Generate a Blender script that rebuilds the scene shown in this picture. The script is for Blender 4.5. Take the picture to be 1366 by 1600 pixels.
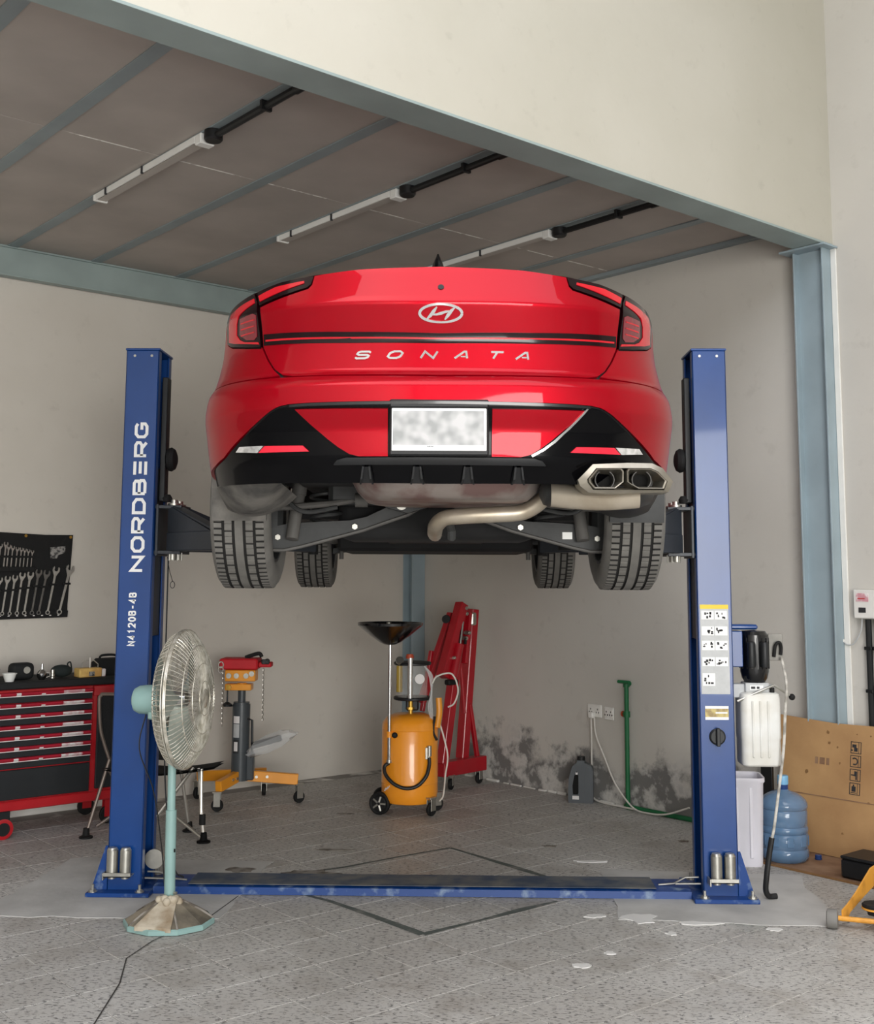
import bpy, bmesh, math, random
from mathutils import Vector, Matrix
from mathutils.geometry import delaunay_2d_cdt
random.seed(7)
PI = math.pi
SC = bpy.context.scene
COL = SC.collection
for _o in list(bpy.data.objects):
    bpy.data.objects.remove(_o, do_unlink=True)

# ------------------------------------------------------------------ camera
CAM_F, CAM_PPY = 1810.22, 680.96          # focal length and principal row in pixels of 1366 x 1600
CAM_POS = Vector((0.2027, -6.134, 1.6269))
CAM_YAW, CAM_PITCH, CAM_ROLL = -0.02155, 0.12017, 0.00474
cam = bpy.data.cameras.new('camera')
cam.sensor_fit = 'HORIZONTAL'
cam.sensor_width = 36.0
cam.lens = CAM_F / 1366 * 36.0
cam.shift_y = -(800 - CAM_PPY) / 1366
cam.clip_start = 0.05
cam_ob = bpy.data.objects.new('camera', cam)
COL.objects.link(cam_ob)
_F = Vector((math.sin(CAM_YAW) * math.cos(CAM_PITCH), math.cos(CAM_YAW) * math.cos(CAM_PITCH), math.sin(CAM_PITCH)))
_R = Vector((math.cos(CAM_YAW), -math.sin(CAM_YAW), 0))
_U = _R.cross(_F)
_R2 = math.cos(CAM_ROLL) * _R + math.sin(CAM_ROLL) * _U
_U2 = -math.sin(CAM_ROLL) * _R + math.cos(CAM_ROLL) * _U
cam_ob.matrix_world = Matrix(((_R2.x, _U2.x, -_F.x, CAM_POS.x), (_R2.y, _U2.y, -_F.y, CAM_POS.y), (_R2.z, _U2.z, -_F.z, CAM_POS.z), (0, 0, 0, 1)))
SC.camera = cam_ob

# the room is turned against the lift: u runs along the back wall, v towards it
ROOM_A = 0.72308
D1 = Vector((math.cos(ROOM_A), math.sin(ROOM_A), 0))
D2 = Vector((-math.sin(ROOM_A), math.cos(ROOM_A), 0))
def uvz(u, v, z=0.0):
    p = D1 * u + D2 * v
    return Vector((p.x, p.y, z))
U_RIGHT, V_BACK, V_UP, V_DOOR, U_LEFT, Z_ROOF, Z_CEIL = 2.6, 3.25, -0.9, -10.0, -9.0, 6.6, 3.9

# ------------------------------------------------------------------ world, daylight, exposure
w = bpy.data.worlds.new('sky'); SC.world = w; w.use_nodes = True
_bg = w.node_tree.nodes['Background']
_sky = w.node_tree.nodes.new('ShaderNodeTexSky')
_sky.sky_type = 'NISHITA'; _sky.sun_disc = False; _sky.sun_elevation = math.radians(50); _sky.sun_rotation = math.radians(200)
w.node_tree.links.new(_sky.outputs[0], _bg.inputs[0])
_bg.inputs[1].default_value = 0.3
def door_light(name, u0, u1, z0, z1, watts, v=V_DOOR + 0.05, col=(1.0, 0.985, 0.955)):
    L = bpy.data.lights.new(name, 'AREA'); L.shape = 'RECTANGLE'
    L.size = u1 - u0; L.size_y = z1 - z0; L.energy = watts; L.color = col
    o = bpy.data.objects.new(name, L); COL.objects.link(o)
    c = uvz((u0 + u1) / 2, v, (z0 + z1) / 2)
    o.matrix_world = Matrix(((D1.x, 0, -D2.x, c.x), (D1.y, 0, -D2.y, c.y), (0, 1, 0, c.z), (0, 0, 0, 1)))
    return o
DOORS = [(-8.3, -3.3, 0.0, 3.7)]
SKYLIGHT = (-8.0, -0.4, -8.5, -2.4)          # u0, u1, v0, v1: translucent strip in the hall roof
door_light('daylight_main_door', -8.25, -3.35, 0.05, 3.65, 1040)
def sky_light(name, u0, u1, v0, v1, watts, z):
    L = bpy.data.lights.new(name, 'AREA'); L.shape = 'RECTANGLE'; L.size = u1 - u0; L.size_y = v1 - v0; L.energy = watts; L.color = (1.0, 0.99, 0.97)
    o = bpy.data.objects.new(name, L); COL.objects.link(o); o.location = uvz((u0 + u1) / 2, (v0 + v1) / 2, z); o.rotation_euler = (0, 0, ROOM_A)
sky_light('daylight_roof_strip', *SKYLIGHT, 500, Z_ROOF - 0.03)
SC.view_settings.view_transform = 'Standard'
SC.view_settings.look = 'None'
SC.view_settings.gamma = 1.0
SC.view_settings.use_curve_mapping = False
SC.view_settings.exposure = -0.42
try:
    SC.cycles.use_denoising = True
    SC.cycles.max_bounces = 8
    SC.cycles.diffuse_bounces = 5
    SC.cycles.caustics_reflective = False
    SC.cycles.caustics_refractive = False
    SC.cycles.sample_clamp_indirect = 6.0
except Exception:
    pass

# ------------------------------------------------------------------ mesh helpers
_boxcache = {}
def _chbox(sx, sy, sz, c, seg=1):
    key = (round(sx, 5), round(sy, 5), round(sz, 5), round(c, 5), seg)
    if key not in _boxcache:
        bm = bmesh.new()
        bmesh.ops.create_cube(bm, size=1.0)
        for v in bm.verts:
            v.co = Vector((v.co.x * sx, v.co.y * sy, v.co.z * sz))
        if c > 0:
            bmesh.ops.bevel(bm, geom=list(bm.edges), offset=c, segments=seg, profile=0.5, affect='EDGES', clamp_overlap=True)
        bm.verts.index_update()
        _boxcache[key] = ([v.co.copy() for v in bm.verts], [[v.index for v in f.verts] for f in bm.faces])
        bm.free()
    return _boxcache[key]

def frame(zdir, xhint=None):
    z = Vector(zdir).normalized()
    h = Vector(xhint) if xhint is not None else (Vector((0, 0, 1)) if abs(z.z) < 0.9 else Vector((1, 0, 0)))
    x = (h - z * h.dot(z))
    if x.length < 1e-6:
        h = Vector((1, 0, 0)); x = h - z * h.dot(z)
    x.normalize(); y = z.cross(x)
    return x, y, z

class MB:
    def __init__(s):
        s.v = []; s.f = []; s.mi = []
    def add(s, vs, fs, m=0, M=None):
        b = len(s.v)
        s.v += [tuple(M @ Vector(p)) for p in vs] if M is not None else [tuple(p) for p in vs]
        for f in fs:
            s.f.append([i + b for i in f]); s.mi.append(m)
        return s
    def box(s, x0, x1, y0, y1, z0, z1, c=0.0, m=0, M=None, seg=1):
        vs, fs = _chbox(abs(x1 - x0), abs(y1 - y0), abs(z1 - z0), c, seg)
        o = Vector(((x0 + x1) / 2, (y0 + y1) / 2, (z0 + z1) / 2))
        return s.add([o + p for p in vs], fs, m, M)
    def bar(s, a, b, wx, wy, c=0.0, m=0, hint=None):
        """rectangular bar from a to b, section wx (along hint) by wy"""
        a = Vector(a); b = Vector(b); L = (b - a).length
        x, y, z = frame(b - a, hint)
        vs, fs = _chbox(wx, wy, L, c)
        o = (a + b) / 2
        return s.add([o + x * p.x + y * p.y + z * p.z for p in vs], fs, m)
    def cyl(s, a, b, r, r2=None, n=16, m=0, caps=True):
        a = Vector(a); b = Vector(b); r2 = r if r2 is None else r2
        x, y, z = frame(b - a)
        vs = []; fs = []
        for k in range(n):
            t = 2 * PI * k / n; d = x * math.cos(t) + y * math.sin(t)
            vs += [a + d * r, b + d * r2]
        for k in range(n):
            j = (k + 1) % n
            fs.append([2 * k, 2 * j, 2 * j + 1, 2 * k + 1])
        if caps:
            if r > 1e-6: fs.append([2 * k for k in range(n)][::-1])
            if r2 > 1e-6: fs.append([2 * k + 1 for k in range(n)])
        return s.add(vs, fs, m)
    def tube(s, pts, r, n=8, m=0, closed=False, caps=True):
        pts = [Vector(p) for p in pts]; N = len(pts)
        rr = r if isinstance(r, (list, tuple)) else [r] * N
        vs = []; fs = []; x = None
        for i, p in enumerate(pts):
            if closed: t = pts[(i + 1) % N] - pts[i - 1]
            else: t = pts[min(i + 1, N - 1)] - pts[max(i - 1, 0)]
            if t.length < 1e-9: t = Vector((0, 0, 1))
            t.normalize()
            if x is None: x, y, _ = frame(t)
            else:
                x = x - t * x.dot(t)
                if x.length < 1e-6: x, y, _ = frame(t)
                x.normalize(); y = t.cross(x)
            for k in range(n):
                a = 2 * PI * k / n
                vs.append(p + (x * math.cos(a) + y * math.sin(a)) * rr[i])
        R = N if closed else N - 1
        for i in range(R):
            i2 = (i + 1) % N
            for k in range(n):
                j = (k + 1) % n
                fs.append([i * n + k, i * n + j, i2 * n + j, i2 * n + k])
        if caps and not closed:
            fs.append(list(range(n))[::-1]); fs.append([(N - 1) * n + k for k in range(n)])
        return s.add(vs, fs, m)
    def lathe(s, prof, n=24, m=0, M=None, cap=True):
        """profile of (radius, height) about z"""
        vs = []; fs = []
        for r, z in prof:
            for k in range(n):
                a = 2 * PI * k / n
                vs.append((r * math.cos(a), r * math.sin(a), z))
        P = len(prof)
        for i in range(P - 1):
            for k in range(n):
                j = (k + 1) % n
                fs.append([i * n + k, i * n + j, (i + 1) * n + j, (i + 1) * n + k])
        if cap:
            if prof[0][0] > 1e-6: fs.append(list(range(n))[::-1])
            if prof[-1][0] > 1e-6: fs.append([(P - 1) * n + k for k in range(n)])
        return s.add(vs, fs, m, M)
    def prism(s, poly, h0, h1, m=0, M=None, plane='xy'):
        """closed polygon extruded; plane says which axes the polygon lies in"""
        def pt(a, b, h):
            return {'xy': (a, b, h), 'xz': (a, h, b), 'yz': (h, a, b)}[plane]
        n = len(poly)
        vs = [pt(a, b, h0) for a, b in poly] + [pt(a, b, h1) for a, b in poly]
        fs = [list(range(n))[::-1], list(range(n, 2 * n))]
        for k in range(n):
            j = (k + 1) % n
            fs.append([k, j, n + j, n + k])
        return s.add(vs, fs, m, M)
    def sphere(s, c, r, n=16, m=0, sc=(1, 1, 1)):
        c = Vector(c); R = max(4, n // 2); vs = []; fs = []
        for i in range(R + 1):
            t = PI * i / R
            for k in range(n):
                a = 2 * PI * k / n
                vs.append(c + Vector((r * sc[0] * math.sin(t) * math.cos(a), r * sc[1] * math.sin(t) * math.sin(a), r * sc[2] * math.cos(t))))
        for i in range(R):
            for k in range(n):
                j = (k + 1) % n
                fs.append([i * n + k, (i + 1) * n + k, (i + 1) * n + j, i * n + j])
        return s.add(vs, fs, m)
    def grid(s, rows, m=0, closed=False):
        """rows of equal length as a sheet"""
        n = len(rows[0]); vs = [p for r in rows for p in r]; fs = []
        for i in range(len(rows) - 1):
            for k in range(n if closed else n - 1):
                j = (k + 1) % n
                fs.append([i * n + k, i * n + j, (i + 1) * n + j, (i + 1) * n + k])
        return s.add(vs, fs, m)
    def mesh(s, name, mats, ang=32, weld=False):
        me = bpy.data.meshes.new(name)
        me.from_pydata(s.v, [], s.f)
        for mt in (mats if isinstance(mats, (list, tuple)) else [mats]):
            me.materials.append(M_(mt))
        if any(s.mi):
            me.polygons.foreach_set('material_index', s.mi)
        bm = bmesh.new(); bm.from_mesh(me)
        bmesh.ops.remove_doubles(bm, verts=list(bm.verts), dist=1e-5)
        bmesh.ops.recalc_face_normals(bm, faces=list(bm.faces))
        bm.to_mesh(me); bm.free()
        if ang:
            me.shade_smooth(); me.set_sharp_from_angle(angle=math.radians(ang))
        me.update()
        return me
    def build(s, name, mats, parent=None, loc=(0, 0, 0), rot=(0, 0, 0), ang=32):
        return link(name, s.mesh(name, mats, ang), parent, loc, rot)

def link(name, data, parent=None, loc=(0, 0, 0), rot=(0, 0, 0)):
    o = bpy.data.objects.new(name, data); COL.objects.link(o)
    if parent is not None: o.parent = parent
    o.location = loc; o.rotation_euler = rot
    return o
def tag(o, label=None, cat=None, group=None, kind=None):
    if label: o['label'] = label
    if cat: o['category'] = cat
    if group: o['group'] = group
    if kind: o['kind'] = kind
    return o
def thing(name, label, cat, loc=(0, 0, 0), rz=0.0, group=None):
    o = link(name, None, None, loc, (0, 0, rz)); o.empty_display_size = 0.1
    return tag(o, label, cat, group)
def struct(name, mb, mat, rz=0.0, loc=(0, 0, 0), ang=32):
    return tag(mb.build(name, mat, None, loc, (0, 0, rz), ang), kind='structure')
def dup(root, loc=None, rz=None, label=None):
    r = root.copy(); COL.objects.link(r)
    if loc is not None: r.location = loc
    if rz is not None: r.rotation_euler = (0, 0, rz)
    if label: r['label'] = label
    for ch in list(root.children):
        c = ch.copy(); COL.objects.link(c); c.parent = r
        for g in list(ch.children):
            d = g.copy(); COL.objects.link(d); d.parent = c
    return r
def arc(c, r, a0, a1, n):
    return [(c[0] + r * math.cos(a0 + (a1 - a0) * i / n), c[1] + r * math.sin(a0 + (a1 - a0) * i / n)) for i in range(n + 1)]
def spline(pts, n=8):
    """Catmull-Rom through points"""
    P = [Vector(p) for p in pts]; out = []
    P = [P[0] * 2 - P[1]] + P + [P[-1] * 2 - P[-2]]
    for i in range(1, len(P) - 2):
        for k in range(n):
            t = k / n; a, b, c, d = P[i - 1], P[i], P[i + 1], P[i + 2]
            out.append(0.5 * ((2 * b) + (c - a) * t + (2 * a - 5 * b + 4 * c - d) * t * t + (3 * b - 3 * c + d - a) * t ** 3))
    out.append(P[-2].copy())
    return out
def rrect(w, h, r, n=4, cx=0.0, cy=0.0):
    o = []
    for (sx, sy, a) in ((1, 1, 0), (-1, 1, PI / 2), (-1, -1, PI), (1, -1, 1.5 * PI)):
        o += arc((cx + sx * (w / 2 - r), cy + sy * (h / 2 - r)), r, a, a + PI / 2, n)
    return o

# ------------------------------------------------------------------ materials
MATS = {}
def lin(c):
    return tuple(((x / 255) / 12.92 if x / 255 <= 0.04045 else ((x / 255 + 0.055) / 1.055) ** 2.4) for x in c) + (1.0,)
def M_(n):
    return MATS[n] if isinstance(n, str) else n
def pm(name, rgb, rough=0.5, metal=0.0, var=0.12, vs=6.0, bump=0.0, bs=60.0, coat=0.0, trans=0.0, ior=1.45, alpha=1.0, emit=0.0, rgb2=None, thr=None, coords='Object', det=4.0, spec=0.5, coatr=0.05):
    """principled material whose colour drifts with a noise, optionally towards rgb2 past a threshold"""
    m = bpy.data.materials.new(name); m.use_nodes = True
    nt = m.node_tree; N = nt.nodes; L = nt.links
    b = N['Principled BSDF']
    b.inputs['Roughness'].default_value = rough
    b.inputs['Metallic'].default_value = metal
    b.inputs['IOR'].default_value = ior
    b.inputs['Specular IOR Level'].default_value = spec
    if coat:
        b.inputs['Coat Weight'].default_value = coat; b.inputs['Coat Roughness'].default_value = coatr
    if trans: b.inputs['Transmission Weight'].default_value = trans
    if alpha < 1: b.inputs['Alpha'].default_value = alpha
    tc = N.new('ShaderNodeTexCoord'); nz = N.new('ShaderNodeTexNoise')
    nz.inputs['Scale'].default_value = vs; nz.inputs['Detail'].default_value = det
    geo = N.new('ShaderNodeNewGeometry')
    src = tc.outputs[coords] if coords != 'World' else geo.outputs['Position']
    L.new(src, nz.inputs['Vector'])
    r = N.new('ShaderNodeValToRGB'); c = lin(rgb)
    c2 = lin(rgb2) if rgb2 else tuple(min(1, x * (1 + var)) for x in c[:3]) + (1,)
    c1 = c if rgb2 else tuple(x * (1 - var) for x in c[:3]) + (1,)
    lo, hi = thr if thr else (0.3, 0.7)
    r.color_ramp.elements[0].position = lo; r.color_ramp.elements[0].color = c1
    r.color_ramp.elements[1].position = hi; r.color_ramp.elements[1].color = c2
    L.new(nz.outputs['Fac'], r.inputs['Fac']); L.new(r.outputs['Color'], b.inputs['Base Color'])
    if emit:
        L.new(r.outputs['Color'], b.inputs['Emission Color']); b.inputs['Emission Strength'].default_value = emit
    if bump:
        n2 = N.new('ShaderNodeTexNoise'); n2.inputs['Scale'].default_value = bs; n2.inputs['Detail'].default_value = 3
        L.new(src, n2.inputs['Vector'])
        bp = N.new('ShaderNodeBump'); bp.inputs['Strength'].default_value = bump; bp.inputs['Distance'].default_value = 0.01
        L.new(n2.outputs['Fac'], bp.inputs['Height']); L.new(bp.outputs['Normal'], b.inputs['Normal'])
    MATS[name] = m
    return m
class NT:
    """short form for node graphs written by hand"""
    def __init__(s, m):
        s.nt = m.node_tree; s.N = s.nt.nodes; s.L = s.nt.links
    def n(s, t, **k):
        x = s.N.new('ShaderNode' + t)
        for a, b in k.items(): setattr(x, a, b)
        return x
    def math(s, op, a, b=None, clamp=False):
        x = s.N.new('ShaderNodeMath'); x.operation = op; x.use_clamp = clamp
        for i, q in enumerate((a, b)):
            if q is None: continue
            if isinstance(q, (int, float)): x.inputs[i].default_value = q
            else: s.L.new(q, x.inputs[i])
        return x.outputs[0]
    def noise(s, vec, scale, det=4.0, rough=0.5):
        x = s.N.new('ShaderNodeTexNoise'); x.inputs['Scale'].default_value = scale; x.inputs['Detail'].default_value = det
        x.inputs['Roughness'].default_value = rough
        s.L.new(vec, x.inputs['Vector']); return x.outputs['Fac']
    def ramp(s, f, lo, hi, c0=(0, 0, 0, 1), c1=(1, 1, 1, 1)):
        x = s.N.new('ShaderNodeValToRGB'); e = x.color_ramp.elements
        e[0].position = lo; e[1].position = hi; e[0].color = c0; e[1].color = c1
        s.L.new(f, x.inputs['Fac']); return x.outputs['Color']
    def mix(s, f, a, b):
        x = s.N.new('ShaderNodeMix'); x.data_type = 'RGBA'
        if isinstance(f, (int, float)): x.inputs['Factor'].default_value = f
        else: s.L.new(f, x.inputs['Factor'])
        for q, k in ((a, 6), (b, 7)):
            if isinstance(q, tuple): x.inputs[k].default_value = q
            else: s.L.new(q, x.inputs[k])
        return x.outputs[2]
# ------------------------------------------------------------------ surface materials
def make_terrazzo():
    m = bpy.data.materials.new('terrazzo'); m.use_nodes = True; t = NT(m); b = t.N['Principled BSDF']
    g = t.n('NewGeometry'); P = g.outputs['Position']
    mp = t.n('Mapping'); mp.inputs['Scale'].default_value = (0.62, 1.5, 1.0); t.L.new(P, mp.inputs['Vector'])
    sp = t.noise(mp.outputs[0], 62, 3.0, 0.62)
    specks = t.ramp(sp, 0.40, 0.45, (1, 1, 1, 1), (0, 0, 0, 1))
    sp2 = t.noise(mp.outputs[0], 85, 2.0, 0.6)
    light = t.ramp(sp2, 0.60, 0.68)
    big = t.noise(P, 1.1, 5.0, 0.6)
    oi = t.n('ObjectInfo')
    base = t.mix(t.ramp(big, 0.32, 0.70), lin((176, 173, 168)), lin((203, 201, 197)))
    base = t.mix(t.math('MULTIPLY', oi.outputs['Random'], 0.14), base, lin((150, 146, 140)))
    base = t.mix(t.math('MULTIPLY', specks, 0.82), base, lin((76, 75, 74)))
    base = t.mix(t.math('MULTIPLY', light, 0.35), base, lin((214, 211, 206)))
    grime = t.noise(P, 2.6, 6.0, 0.7)
    base = t.mix(t.math('MULTIPLY', t.ramp(grime, 0.50, 0.68), 0.5), base, lin((138, 130, 120)))
    # green paint smears on the floor
    gr = t.noise(P, 0.9, 4.0, 0.5)
    base = t.mix(t.math('MULTIPLY', t.ramp(gr, 0.66, 0.74), 0.45), base, lin((74, 96, 88)))
    t.L.new(base, b.inputs['Base Color'])
    rg = t.ramp(big, 0.3, 0.7, (0.42,) * 3 + (1,), (0.62,) * 3 + (1,))
    t.L.new(rg, b.inputs['Roughness'])
    bp = t.n('Bump'); bp.inputs['Strength'].default_value = 0.12; bp.inputs['Distance'].default_value = 0.004
    t.L.new(sp, bp.inputs['Height']); t.L.new(bp.outputs[0], b.inputs['Normal'])
    MATS['terrazzo'] = m
def make_plaster(name, c0, c1, damp=False, scale=0.7):
    m = bpy.data.materials.new(name); m.use_nodes = True; t = NT(m); b = t.N['Principled BSDF']
    tc = t.n('TexCoord'); P = tc.outputs['Object']
    big = t.noise(P, scale, 4.0, 0.55)
    base = t.mix(t.ramp(big, 0.3, 0.72), lin(c0), lin(c1))
    fine = t.noise(P, 9.0, 5.0, 0.6)
    base = t.mix(t.math('MULTIPLY', t.ramp(fine, 0.60, 0.78), 0.16), base, lin((120, 113, 104)))
    b.inputs['Roughness'].default_value = 0.85
    n2 = t.noise(P, 14.0, 5.0, 0.55); hgt = n2
    if damp:
        sx = t.n('SeparateXYZ'); t.L.new(P, sx.inputs[0])
        v, z = sx.outputs[1], sx.outputs[2]
        edge = t.noise(P, 3.2, 6.0, 0.66)
        # flaking damp zone rising from the floor: height varies along the wall
        top = t.math('ADD', t.math('MULTIPLY', t.math('SUBTRACT', edge, 0.5), 1.0), 0.38)
        zone = t.math('SUBTRACT', top, z)                       # >0 inside
        vin = t.math('MULTIPLY', t.math('GREATER_THAN', v, -0.35), t.math('LESS_THAN', v, 2.55))
        zin = t.math('MULTIPLY', t.ramp(zone, 0.0, 0.13), vin)
        blot = t.noise(P, 4.2, 5.0, 0.6)
        dark = t.ramp(blot, 0.42, 0.52)
        rim = t.math('MULTIPLY', t.ramp(blot, 0.36, 0.41), t.math('SUBTRACT', 1.0, dark))
        inner = t.mix(dark, lin((178, 176, 172)), lin((108, 107, 105)))
        inner = t.mix(t.math('MULTIPLY', rim, 0.6), inner, lin((206, 203, 197)))
        base = t.mix(t.math('MULTIPLY', zin, 0.92), base, inner)
        hgt = t.math('SUBTRACT', n2, t.math('MULTIPLY', t.math('MULTIPLY', zin, dark), 1.2))
    t.L.new(base, b.inputs['Base Color'])
    bp = t.n('Bump'); bp.inputs['Strength'].default_value = 0.25; bp.inputs['Distance'].default_value = 0.006
    t.L.new(hgt, bp.inputs['Height']); t.L.new(bp.outputs[0], b.inputs['Normal'])
    MATS[name] = m
make_terrazzo()
make_plaster('plaster_back', (200, 194, 184), (212, 207, 198))
make_plaster('plaster_right', (190, 186, 178), (203, 199, 191), damp=True)
make_plaster('plaster_upper', (182, 178, 164), (193, 189, 177))
make_plaster('plaster_hall', (206, 204, 200), (220, 218, 214))
pm('cement_pad', (186, 185, 182), 0.7, var=0.2, vs=3.0, bump=0.15, bs=30, coords='World', det=8)
pm('grout', (150, 147, 143), 0.9, rgb2=(240, 238, 234), vs=2.6, thr=(0.55, 0.63), coords='World', det=6)
pm('ceiling_board', (178, 170, 163), 0.9, var=0.10, vs=2.0, bump=0.05, bs=25)
pm('gap_light_white', (240, 238, 232), 0.8, rgb2=(178, 170, 163), vs=14, thr=(0.48, 0.6))  # white painted in for light showing through the gaps between ceiling boards
pm('steel_beam', (148, 162, 160), 0.5, var=0.10, vs=3.0, bump=0.03, bs=20)
pm('steel_blue', (150, 166, 173), 0.45, var=0.10, vs=3.0, bump=0.03, bs=20)
pm('steel_dark', (140, 151, 154), 0.5, var=0.10, vs=3.0)
pm('white_trim', (226, 224, 218), 0.6, var=0.05, bump=0.1, bs=12)
pm('roof_sheet', (206, 206, 204), 0.7)

# ------------------------------------------------------------------ floor and its tiles
TILE, GAP = 0.3, 0.003
fb = MB(); fb.box(U_LEFT - 0.3, U_RIGHT + 0.25, V_DOOR - 0.3, V_BACK + 0.25, -0.14, -0.0025)
floor = struct('floor', fb, 'grout', ROOM_A)
def tile_mb(x0=0.0, y0=0.0, mb=None):
    mb = mb or MB(); h = TILE / 2 - GAP / 2; c = 0.0018
    vs = [(x0 + sx * (h - c), y0 + sy * (h - c), 0.0) for sx, sy in ((-1, -1), (1, -1), (1, 1), (-1, 1))]
    vs += [(x0 + sx * h, y0 + sy * h, -0.0035) for sx, sy in ((-1, -1), (1, -1), (1, 1), (-1, 1))]
    return mb.add(vs, [[0, 1, 2, 3]] + [[k, k + 4, (k + 1) % 4 + 4, (k + 1) % 4] for k in range(4)])
def project(P):
    d = Vector(P) - CAM_POS; z = d.dot(_F)
    return 683 + CAM_F * d.dot(_R2) / z, CAM_PPY - CAM_F * d.dot(_U2) / z, z
tile_me = tile_mb().mesh('floor_tile', 'terrazzo', ang=0)
cells = []
i0, i1 = int((U_LEFT + 0.1) / TILE) , int((U_RIGHT + 0.1) / TILE) + 1
for i in range(-30, 9):
    for j in range(-33, 12):
        u = -0.1 + TILE * (i + 0.5); v = -0.21 + TILE * (j + 0.5)
        if u + TILE / 2 > U_RIGHT + 0.06 or v + TILE / 2 > V_BACK + 0.1 or u - TILE / 2 < U_LEFT or v - TILE / 2 < V_DOOR: continue
        x, y, dpt = project(uvz(u, v))
        P = uvz(u, v)
        covered = (-2.0 < P.x < -1.0 or 1.05 < P.x < 2.1) and -0.35 < P.y < 0.6
        seen = dpt > 0.5 and -60 < x < 1426 and y < 1660 and not covered
        cells.append((0 if seen else 1, dpt, u, v))
cells.sort()
rest = MB(); ntile = 0
for seen, dpt, u, v in cells:
    if seen == 0 and ntile < 300:
        link('floor_tile', tile_me, floor, (u, v, 0)); ntile += 1
    else:
        tile_mb(u, v, rest)
tag(rest.build('floor_tiling', 'terrazzo', floor, ang=0), 'grey speckled floor tiles farther off', kind='stuff')
# cement patches round the feet of the lift, laid over the tiles (turned back to the lift's own axes)
def wobble(poly, step=0.12, amp=0.02, seed=1):
    rnd = random.Random(seed); out = []
    for k in range(len(poly)):
        a = Vector(poly[k]); b = Vector(poly[(k + 1) % len(poly)]); n = max(1, int((b - a).length / step))
        for i in range(n):
            p = a.lerp(b, i / n); out.append((p.x + rnd.uniform(-amp, amp), p.y + rnd.uniform(-amp, amp)))
    return out
for poly, sd in (([(-2.12, -0.40), (-0.95, -0.42), (-0.88, 0.72), (-2.05, 0.74)], 3), ([(0.95, -0.36), (1.98, -0.42), (2.06, 0.50), (1.0, 0.62)], 5)):
    pb = MB(); pb.prism(wobble(poly, seed=sd), -0.002, 0.003)
    pb.build('cement_patch', 'cement_pad', floor, rot=(0, 0, -ROOM_A), ang=0)
# dark lines of a diamond scratched into the floor, and a crack
pm('floor_line', (88, 94, 90), 0.85, rgb2=(140, 138, 132), vs=9, thr=(0.5, 0.8), coords='World')
pm('crack_dark', (60, 57, 54), 0.9)
pm('white_splash', (222, 221, 218), 0.8, var=0.04)
def strip(pts, wds, z, name, mat):
    sb = MB(); rows = []
    P = [Vector((p[0], p[1], 0)) for p in pts]
    for k, p in enumerate(P):
        t = P[min(k + 1, len(P) - 1)] - P[max(k - 1, 0)]; n = Vector((-t.y, t.x, 0)).normalized() * wds[k] / 2
        rows.append([p + n + Vector((0, 0, z)), p - n + Vector((0, 0, z))])
    sb.grid(rows); return sb.build(name, mat, floor, rot=(0, 0, -ROOM_A), ang=0)
strip([(-0.95, 0.30), (-0.46, -0.08), (-0.25, -0.30), (0.03, -0.61)], [0.015, 0.03, 0.04, 0.05], 0.0012, 'floor_line', 'floor_line')
strip([(0.03, -0.61), (0.3, -0.38), (0.5, -0.2), (0.69, -0.04)], [0.04, 0.02, 0.05, 0.012], 0.0014, 'floor_line', 'floor_line')
strip([(0.75, 0.33), (0.55, 0.58), (0.35, 0.83), (0.14, 1.09)], [0.015, 0.05, 0.035, 0.02], 0.0012, 'floor_line', 'floor_line')
strip([(0.14, 1.09), (-0.15, 0.86), (-0.45, 0.6), (-0.85, 0.35)], [0.02, 0.02, 0.025, 0.03], 0.0014, 'floor_line', 'floor_line')
strip([(-0.93, -0.02), (-1.0, -0.4), (-1.17, -0.75), (-1.22, -1.0), (-1.16, -1.3), (-1.13, -1.71), (-1.1, -2.2)], [0.006] * 7, 0.0040, 'floor_crack', 'crack_dark')
for cx, cy, sx, sy, sd in ((1.06, -0.33, 0.10, 0.09, 1), (1.33, -0.40, 0.11, 0.035, 2), (1.17, -0.56, 0.03, 0.03, 3), (0.72, -1.02, 0.05, 0.04, 4), (0.85, -0.30, 0.06, 0.03, 5), (1.66, -0.48, 0.04, 0.03, 6), (0.85, -0.85, 0.03, 0.03, 7), (0.95, 0.78, 0.10, 0.03, 8)):
    rnd = random.Random(sd); q = []
    for k in range(14):
        a = 2 * PI * k / 14; r = rnd.uniform(0.55, 1.1); q.append((cx + sx * r * math.cos(a), cy + sy * r * math.sin(a)))
    pb = MB(); pb.prism(q, 0.0005, 0.0042); pb.build('plaster_splash', 'white_splash', floor, rot=(0, 0, -ROOM_A), ang=0)
pm('drain_rust', (96, 88, 80), 0.9, rgb2=(150, 144, 136), vs=14, thr=(0.4, 0.6))
for cx, cy, sx, sy, sd in ((-1.02, 0.50, 0.10, 0.07, 21), (-0.62, 0.45, 0.16, 0.08, 22), (-0.60, 2.05, 0.07, 0.018, 23), (1.58, 1.32, 0.035, 0.03, 24), (0.74, 1.15, 0.05, 0.025, 25), (-0.55, 1.0, 0.14, 0.02, 26)):
    rnd = random.Random(sd); q = []
    for k in range(16):
        a = 2 * PI * k / 16; r = rnd.uniform(0.6, 1.1); q.append((cx + sx * r * math.cos(a), cy + sy * r * math.sin(a)))
    pb = MB(); pb.prism(q, 0.0005, 0.0045); pb.build('oil_stain', 'drain_rust', floor, rot=(0, 0, -ROOM_A), ang=0)

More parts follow.
